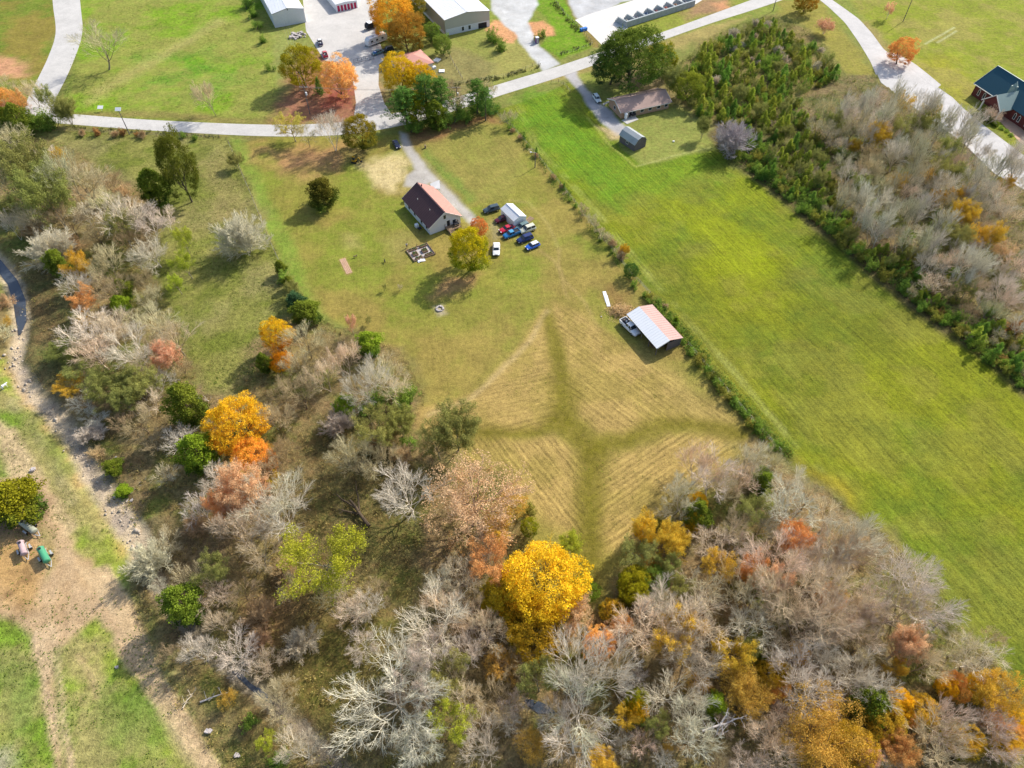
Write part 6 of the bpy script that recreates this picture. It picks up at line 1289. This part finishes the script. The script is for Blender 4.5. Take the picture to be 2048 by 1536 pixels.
def vehicle(kind, label, px, py, nose, col, roofcol=None, L=None, cargo=None, cat=None):
    """nose: photograph pixel towards which the front points"""
    x, y = G(px, py, .7); nx, ny = G(*nose, .7); rz = math.atan2(ny-y, nx-x); Ln, Wd, dh, rh, b0, b1, t0, t1, bed = SPEC[kind]; s = (L or Ln)/Ln; hl = Ln/2; hw = Wd/2
    t = thing({'sedan':'sedan_car','suv':'suv_car','pickup':'pickup_truck','hatch':'hatchback_car'}[kind], label, cat or {'sedan':'car','suv':'SUV','pickup':'pickup truck','hatch':'car'}[kind], (x,y,0.03), rz, 'parked vehicles'); t.scale = (s,s,s)
    hood = dh-.04; st = [(-hl,hw*.82,.42,dh*.86),(-hl+.12,hw*.95,.32,dh*.97),(-hl+.7,hw,.28,dh),(b1,hw,.28,dh),(hl-.7,hw*.98,.28,hood-.1),(hl-.2,hw*.9,.32,hood-.2),(hl,hw*.74,.42,hood-.32)]
    obj('body', shell(st).mesh('body', M['paint'], True), t, color=col); bev = .1
    B_ = [(b0,-hw*.86,dh-.05),(b1,-hw*.86,dh-.05),(b1,hw*.86,dh-.05),(b0,hw*.86,dh-.05)]; T_2 = [(t0,-hw*.68,rh-.05),(t1,-hw*.68,rh-.05),(t1,hw*.68,rh-.05),(t0,hw*.68,rh-.05)]
    mb = MB(); mb.add(B_+T_2, [(0,1,5,4),(1,2,6,5),(2,3,7,6),(3,0,4,7),(4,5,6,7)]); cb = obj('cabin', mb.mesh('cabin', M['paint']), t, color=col)
    rf = MB(); rf.add([(t0-.02,-hw*.7,rh-.05),(t1+.02,-hw*.7,rh-.05),(t1+.02,hw*.7,rh-.05),(t0-.02,hw*.7,rh-.05),(t0+.1,-hw*.6,rh),(t1-.1,-hw*.6,rh),(t1-.1,hw*.6,rh),(t0+.1,hw*.6,rh)], [(0,3,2,1),(4,5,6,7),(0,1,5,4),(1,2,6,5),(2,3,7,6),(3,0,4,7)])
    obj('roof', rf.mesh('roof', M['paint']), t, color=roofcol or col)
    def pane(nm, q, ins=.1, k=.012):
        q = [np.array(p, float) for p in q]; c = sum(q)/4; nrm = np.cross(q[1]-q[0], q[3]-q[0]); nrm /= np.linalg.norm(nrm)
        if np.dot(nrm, c-np.array(((b0+b1)/2,0,dh+.2))) < 0: nrm = -nrm
        q = [p+(c-p)*ins for p in q]; MB().add([p+nrm*k for p in q]+[p-nrm*.01 for p in q], [(0,1,2,3),(7,6,5,4),(0,4,5,1),(1,5,6,2),(2,6,7,3),(3,7,4,0)]).obj(nm, M['glass'], cb)
    pane('windshield', [B_[1],B_[2],T_2[2],T_2[1]]); pane('rear_window', [B_[3],B_[0],T_2[0],T_2[3]])
    mid0 = (b0+b1)/2-.05; mt = (t0+t1)/2
    for sg in (-1,1):
        y0, y1 = sg*hw*.86, sg*hw*.68
        pane('side_window', [(mid0,y0,dh-.05),(b1,y0,dh-.05),(t1,y1,rh-.05),(mt,y1,rh-.05)], .13); pane('side_window', [(b0,y0,dh-.05),(mid0-.08,y0,dh-.05),(mt-.08,y1,rh-.05),(t0,y1,rh-.05)], .13)
        MB().box(hl-.22,hl-.03,sg*hw*.62-.2,sg*hw*.62+.2,.6,.74).obj('headlight', M['lamp_glass'], t); MB().box(-hl-.02,-hl+.08,sg*hw*.68-.16,sg*hw*.68+.16,.62,.82).obj('taillight', M['red_glass'], t)
        MB().box(b1-.35,b1-.2,sg*hw*1.04-.09,sg*hw*1.04+.09,dh,dh+.13).obj('mirror', M['dark'], t)
        for wx in (-hl*.6, hl*.62):
            w_ = MB().cyl((wx,sg*(hw-.2),.34),(wx,sg*(hw+.015),.34),.34,n=14).obj('wheel', M['tyre'], t); MB().cyl((wx,sg*(hw+.016),.34),(wx,sg*(hw+.03),.34),.2,n=10).obj('rim', M['chrome'], w_)
    MB().box(hl-.06,hl+.04,-hw*.7,hw*.7,.34,.52).obj('bumper', M['chrome' if kind == 'pickup' else 'dark'], t); MB().box(-hl-.05,-hl+.04,-hw*.7,hw*.7,.34,.52).obj('bumper', M['chrome' if kind == 'pickup' else 'dark'], t)
    MB().box(hl-.1,hl+.02,-hw*.4,hw*.4,.56,.72).obj('grille', M['dark'], t)
    if bed:
        MB().box(bed[0],bed[1],-hw*.8,hw*.8,dh-.02,dh+.012).obj('bed_floor', M['dark'], t)
        for sg in (-1,1): obj('bed_side', MB().box(bed[0]-.02,bed[1],sg*hw*.9-.07,sg*hw*.9+.07,dh-.05,dh+.16).mesh('bed_side', M['paint']), t, color=col)
        obj('tailgate', MB().box(bed[0]-.08,bed[0]+.02,-hw*.83,hw*.83,dh-.3,dh+.16).mesh('tailgate', M['paint']), t, color=col)
        if cargo:
            q = thing('cargo_load', cargo[0], cargo[1], (x+math.cos(rz)*-1.75*s, y+math.sin(rz)*-1.75*s, .03+(dh+.02)*s), rz); r = random.Random(int(px))
            for k in range(5): a_, c_ = r.uniform(-.6,.5), r.uniform(-.5,.4); MB().box(a_,a_+.35,c_,c_+.3,0,r.uniform(.15,.4)).obj('item', M[r.choice(['weathered_wood','white_metal','dark','grey_trim'])], q, None, r.uniform(0,.4))
    return t
vehicle('suv','dark grey-green SUV parked alone above the white shed',983,418,(960,424),alb(70,88,98))
vehicle('pickup','dark maroon pickup backed against the white shed',1006,437,(985,444),alb(110,30,50),L=4.9)
vehicle('sedan','bright red car between the maroon pickup and the blue pickup',1014,457,(990,466),(.5,.015,.04))
vehicle('pickup','light blue pickup parked below the red car',1023,467,(1000,476),alb(40,130,195),L=5.0,roofcol=alb(90,170,215))
vehicle('suv','grey-green SUV half hidden behind the cream SUV',1044,453,(1025,461),alb(120,145,145),L=4.4)
vehicle('suv','cream SUV with dark side windows at the end of the car row',1055,458,(1030,467),alb(228,228,205))
vehicle('suv','navy blue SUV parked below the cream SUV',1050,477,(1028,485),(.015,.03,.12))
vehicle('hatch','blue hatchback with white roof, lowest of the car row',1065,491,(1043,500),(.02,.12,.55),roofcol=(.7,.72,.74))
vehicle('sedan','white sedan parked apart right of the yellow-green maple',992.5,498,(992,520),(.75,.75,.76),L=5.0)
vehicle('sedan','black sedan on the gravel drive by the country road',793,288,(799,298),(.012,.016,.05),L=4.5)
vehicle('pickup','white crew pickup with loaded bed beside the open shed',1260,654,(1279,672),(.76,.77,.78),L=5.9,cargo=('jumble of tools and scrap in the bed of the white pickup','scrap'))
vehicle('suv','silver-white SUV on the drive of the ranch house',1194,197,(1202,208),(.62,.68,.68),L=4.5)
vehicle('pickup','dark blue pickup with white cab roof in the storage lot',640,84,(636,70),(.02,.03,.09),roofcol=(.75,.76,.78),L=5.0,cargo=('striped planks in the bed of the dark blue pickup','planks'))
vehicle('pickup','red pickup parked below the dark blue one in the storage lot',650,108,(646,96),(.5,.02,.06),roofcol=alb(230,110,110),L=5.0,cargo=('white bag in the bed of the red pickup','bag'))
vehicle('sedan','teal-grey car beside the blue barrel in the storage lot',755,104,(738,110),alb(120,160,158))
vehicle('suv','dark car tucked under the yellow maple in the storage lot',776,98,(760,102),alb(40,60,60),L=4.2)
# travel trailer and box trailer
def trailer(label, a, b, Wd, H, roofm, wallm, cat, nm, deck=True):
    A_, B_ = np.array(G(*a, H*.5)), np.array(G(*b, H*.5)); c = (A_+B_)/2; rz = math.atan2(*(B_-A_)[::-1]); L = np.linalg.norm(B_-A_)/2; t = thing(nm, label, cat, (*c,.02), rz); hw = Wd/2
    mb = MB(); pr = [(-L,.6),(L,.6),(L,H*.8),(L-.35,H),(-L+.9,H),(-L+.15,H*.78),(-L,H*.5)]; n = len(pr)
    mb.add([(x,-hw,z) for x,z in pr]+[(x,hw,z) for x,z in pr], [tuple(range(n))[::-1] and tuple(range(n)), tuple(range(2*n-1,n-1,-1))]+[(i,n+i,n+(i+1)%n,(i+1)%n) for i in range(n)]); mb.obj('body', wallm, t)
    MB().box(-L+.9,L-.35,-hw-.02,hw+.02,H,H+.06).obj('roof', roofm, t)
    for sg in (-1,1):
        for wx in (-.5,.5): w_ = MB().cyl((wx,sg*(hw-.2),.35),(wx,sg*(hw+.02),.35),.35,n=12).obj('wheel', M['tyre'], t); MB().cyl((wx,sg*(hw+.021),.35),(wx,sg*(hw+.03),.35),.18,n=8).obj('rim', M['chrome'], w_)
    MB().bar((-L,.5,.5),(-L-1,0,.45),.1).obj('hitch', M['dark'], t); MB().bar((-L,-.5,.5),(-L-1,0,.45),.1).obj('hitch', M['dark'], t)
    return t, L, hw
t, L, hw = trailer('white travel trailer parked under the orange maple', (733,86), (771,72), 2.4, 2.9, M['white_metal'], M['white_metal'], 'travel trailer', 'travel_trailer')
for sg in (-1,1):
    for x in (-L*.6,-.3,L*.5): MB().box(x-.45,x+.45,sg*hw-.015,sg*hw+.015,1.5,2.1).obj('window', M['glass'], t)
    MB().box(-L*.75,L*.75,sg*hw-.012,sg*hw+.012,1.15,1.25).obj('stripe', M['dark'], t)
for x in (-1.2,1.4): MB().box(x-.4,x+.4,-.35,.35,2.97,3.2).obj('roof_unit', M['grey_trim'], t)
MB().bar((-L*.6,hw+.1,2.85),(L*.5,hw+.1,2.85),.12).obj('awning_roll', M['dark'], t)
t, L, hw = trailer('black box trailer with white roof under the orange maple', (732,54), (752,47), 2.2, 2.5, M['white_metal'], M['dark'], 'box trailer', 'box_trailer')
p = G(751,110); t = thing('blue_barrel', 'bright blue barrel with white lid in the storage lot', 'barrel', (*p,.03)); MB().cyl((0,0,0),(0,0,1.2),.65,n=12).obj('shell', M['blue_tarp'], t); MB().cyl((0,0,1.2),(0,0,1.28),.4,n=12).obj('lid', M['white_metal'], t)
# ------------------------------------------------------------------ person and dogs
def skin_body(name, joints, edges, radii, mat, parent, lv=2):
    me = D.meshes.new(name); me.from_pydata(joints, edges, []); me.materials.append(mat); o = obj(name, me, parent)
    sk = o.modifiers.new('skin', 'SKIN'); sk.use_smooth_shade = True
    me_sv = me.skin_vertices[0].data if me.skin_vertices else None
    if me_sv is None:
        import bmesh; bm = bmesh.new(); bm.from_mesh(me); bm.verts.layers.skin.verify(); bm.to_mesh(me); bm.free(); me_sv = me.skin_vertices[0].data
    for i, r in enumerate(radii): me_sv[i].radius = (r, r)
    me_sv[0].use_root = True; sb_ = o.modifiers.new('sub', 'SUBSURF'); sb_.levels = lv; sb_.render_levels = lv; return o
x, y = G(814, 496); ps = thing('person', 'person in white shirt and dark trousers standing left of the raised garden', 'person', (x,y,0), -1.2)
J = [(0,0,.95),(0,0,1.2),(0,0,1.42),(0,0,1.52),(0,0,1.62),(0,.01,1.74),(0,.2,1.4),(.03,.27,1.12),(.1,.25,.88),(.14,.24,.8),(0,-.2,1.4),(.04,-.28,1.12),(.12,-.2,.92),(.16,-.17,.86),(0,.1,.9),(.03,.12,.5),(0,.12,.08),(.14,.13,.04),(0,-.1,.9),(-.03,-.13,.5),(-.06,-.13,.08),(.08,-.14,.04)]
E_ = [(0,1),(1,2),(2,3),(3,4),(4,5),(2,6),(6,7),(7,8),(8,9),(2,10),(10,11),(11,12),(12,13),(0,14),(14,15),(15,16),(16,17),(0,18),(18,19),(19,20),(20,21)]
R_ = [.13,.125,.13,.055,.09,.08,.06,.045,.035,.03,.06,.045,.035,.03,.09,.06,.045,.035,.09,.06,.045,.035]
bd = skin_body('body', J, E_, R_, M['skin'], ps)
sh = skin_body('shirt', [J[0],J[1],J[2],J[6],(.02,.245,1.22),J[10],(.025,-.25,1.22)], [(0,1),(1,2),(2,3),(3,4),(2,5),(5,6)], [.15,.145,.15,.08,.06,.08,.06], M['white_cloth'], bd)
tr = skin_body('trousers', [(0,0,.97),J[14],J[15],(0,.12,.12),J[18],J[19],(-.06,-.13,.12)], [(0,1),(1,2),(2,3),(0,4),(4,5),(5,6)], [.145,.105,.078,.065,.105,.078,.065], M['dark_cloth'], bd)
hr = MB(); n = 8
for j in range(4):
    for i in range(n): a = 6.283*i/n; q = math.pi/2*j/4; hr.v.append((math.cos(a)*.105*math.cos(q)-.01, math.sin(a)*.1*math.cos(q), 1.71+.125*math.sin(q)))
hr.v.append((-.01,0,1.835)); hr.f = [(j*n+i,j*n+(i+1)%n,(j+1)*n+(i+1)%n,(j+1)*n+i) for j in range(3) for i in range(n)]+[(3*n+i,3*n+(i+1)%n,4*n) for i in range(n)]; hr.m = [0]*len(hr.f); hr.obj('hair', M['hair'], bd)
def dog(label, px, py, mat, rz):
    x, y = G(px, py); t = thing('dog', label, 'dog', (x,y,0), rz)
    J = [(-.05,0,.5),(.28,0,.5),(.42,0,.62),(.52,0,.74),(.68,0,.7),(-.35,0,.52),(-.5,0,.62),(-.62,0,.75),(.28,.1,.42),(.26,.11,.22),(.29,.11,.03),(.28,-.1,.42),(.3,-.11,.22),(.33,-.11,.03),(-.34,.1,.42),(-.28,.11,.3),(-.42,.11,.18),(-.38,.11,.03),(-.34,-.1,.42),(-.26,-.11,.3),(-.4,-.11,.18),(-.36,-.11,.03)]
    skin_body('body', J, [(0,1),(1,2),(2,3),(3,4),(0,5),(5,6),(6,7),(1,8),(8,9),(9,10),(1,11),(11,12),(12,13),(5,14),(14,15),(15,16),(16,17),(5,18),(18,19),(19,20),(20,21)], [.13,.15,.09,.1,.05,.12,.04,.025,.06,.035,.035,.06,.035,.035,.08,.05,.03,.035,.08,.05,.03,.035], mat, t)
dog('black dog standing on the open lawn left of the raised garden', 770, 525, M['dog_fur'], 1.9); dog('grey-brown dog near the salmon brick patch', 711, 515, M['dog_brown'], .4)
tag(MB().box(-.25,.25,-.25,.25,0,1.0).obj('garden_post', M['raw_wood'], None, (*G(851,296),0)), 'short dark stump standing on grass right of the gravel drive', 'stump')
x, y = G(11,776); t = thing('white_calf', 'white calf standing at the left edge near the creek', 'calf', (x,y,0), .9)
J = [(0,0,.85),(.45,0,.88),(.62,0,1.02),(.78,0,1.1),(.98,0,1.0),(-.5,0,.86),(-.66,0,.8),(-.7,0,.5),(.45,.14,.65),(.45,.15,.35),(.46,.15,.04),(.45,-.14,.65),(.45,-.15,.35),(.46,-.15,.04),(-.48,.14,.65),(-.44,.15,.48),(-.55,.15,.3),(-.5,.15,.04),(-.48,-.14,.65),(-.44,-.15,.48),(-.55,-.15,.3),(-.5,-.15,.04)]
skin_body('body', J, [(0,1),(1,2),(2,3),(3,4),(0,5),(5,6),(6,7),(1,8),(8,9),(9,10),(1,11),(11,12),(12,13),(5,14),(14,15),(15,16),(16,17),(5,18),(18,19),(19,20),(20,21)], [.26,.26,.15,.14,.08,.24,.04,.03,.09,.06,.05,.09,.06,.05,.12,.08,.05,.05,.12,.08,.05,.05], M['white_cloth'], t)
tree('E', 812, 399, 11, .8, col=alb(90,60,55), label='round dark red shrub at the far left corner of the farmhouse')
# ------------------------------------------------------------------ labels that single out each tree
LMK = [('the white farmhouse', 868, 420), ('the grey metal workshop', 930, 40), ('the ranch house', 1270, 200), ('the gambrel barn', 1268, 278), ('the brick church', 2010, 190), ('the open shed', 1310, 650),
       ('the golden creek maple', 468, 850), ('the largest golden maple', 1088, 1160), ('the pinkish tan oak', 940, 1000), ('the lime-green tree', 632, 1112), ('the huge sycamore', 800, 1395),
       ('the tank trailers', 62, 1085), ('the creek bend', 110, 830), ('the white twiggy bush', 486, 470), ('the church drive', 1730, 110), ('the orange roadside maple', 675, 150), ('the round lawn cedar', 643, 385),
       ('the biggest green tree', 1262, 100), ('the grey twiggy bush', 1463, 276), ('the hay field corner', 1560, 390), ('the fallen white tree', 1445, 1440), ('the stubble field tip', 1180, 1250), ('the bottom right picture corner', 2048, 1536), ('the right picture edge', 2048, 450), ('the left picture edge', 0, 400), ('the pasture', 430, 600), ('the top left road', 130, 60), ('the lower field edge', 1600, 960)]
def dirword(dx, dy):
    a = math.degrees(math.atan2(-dy, dx)) % 360
    return ['right of', 'above right of', 'above', 'above left of', 'left of', 'below left of', 'below', 'below right of'][int((a+22.5)//45) % 8]
grp = {}
for t in TREES:
    if t['label']: t['o']['label'] = t['label']; t['o']['group'] = 'trees standing apart'; continue
    lm = min(LMK, key=lambda l: math.hypot(l[1]-t['px'], l[2]-t['py'])); t['lm'] = lm; t['dist'] = math.hypot(lm[1]-t['px'], lm[2]-t['py'])
    key = (t['words'], lm[0], dirword(t['px']-lm[1], t['py']-lm[2])); grp.setdefault(key, []).append(t)
for (wd, lm, dr), L in grp.items():
    L.sort(key=lambda t: t['dist'])
    for i, t in enumerate(L):
        t['o']['label'] = (wd+' '+dr+' '+lm) if len(L) == 1 else (wd+', '+(ODD[i] if i == 0 else ODD[i]+' nearest')+' '+dr+' '+lm)
for t in TREES:
    if 'group' not in t['o']: t['o']['group'] = {'bare_tree':'leafless trees of the woods','bare_bush':'bare twiggy bushes','leafy_tree':'green and olive trees','autumn_tree':'trees in autumn colour','cedar':'cedars','pine_tree':'pines by the road','shrub':'shrubs along hedges and thickets'}[t['o'].name.split('.')[0]]
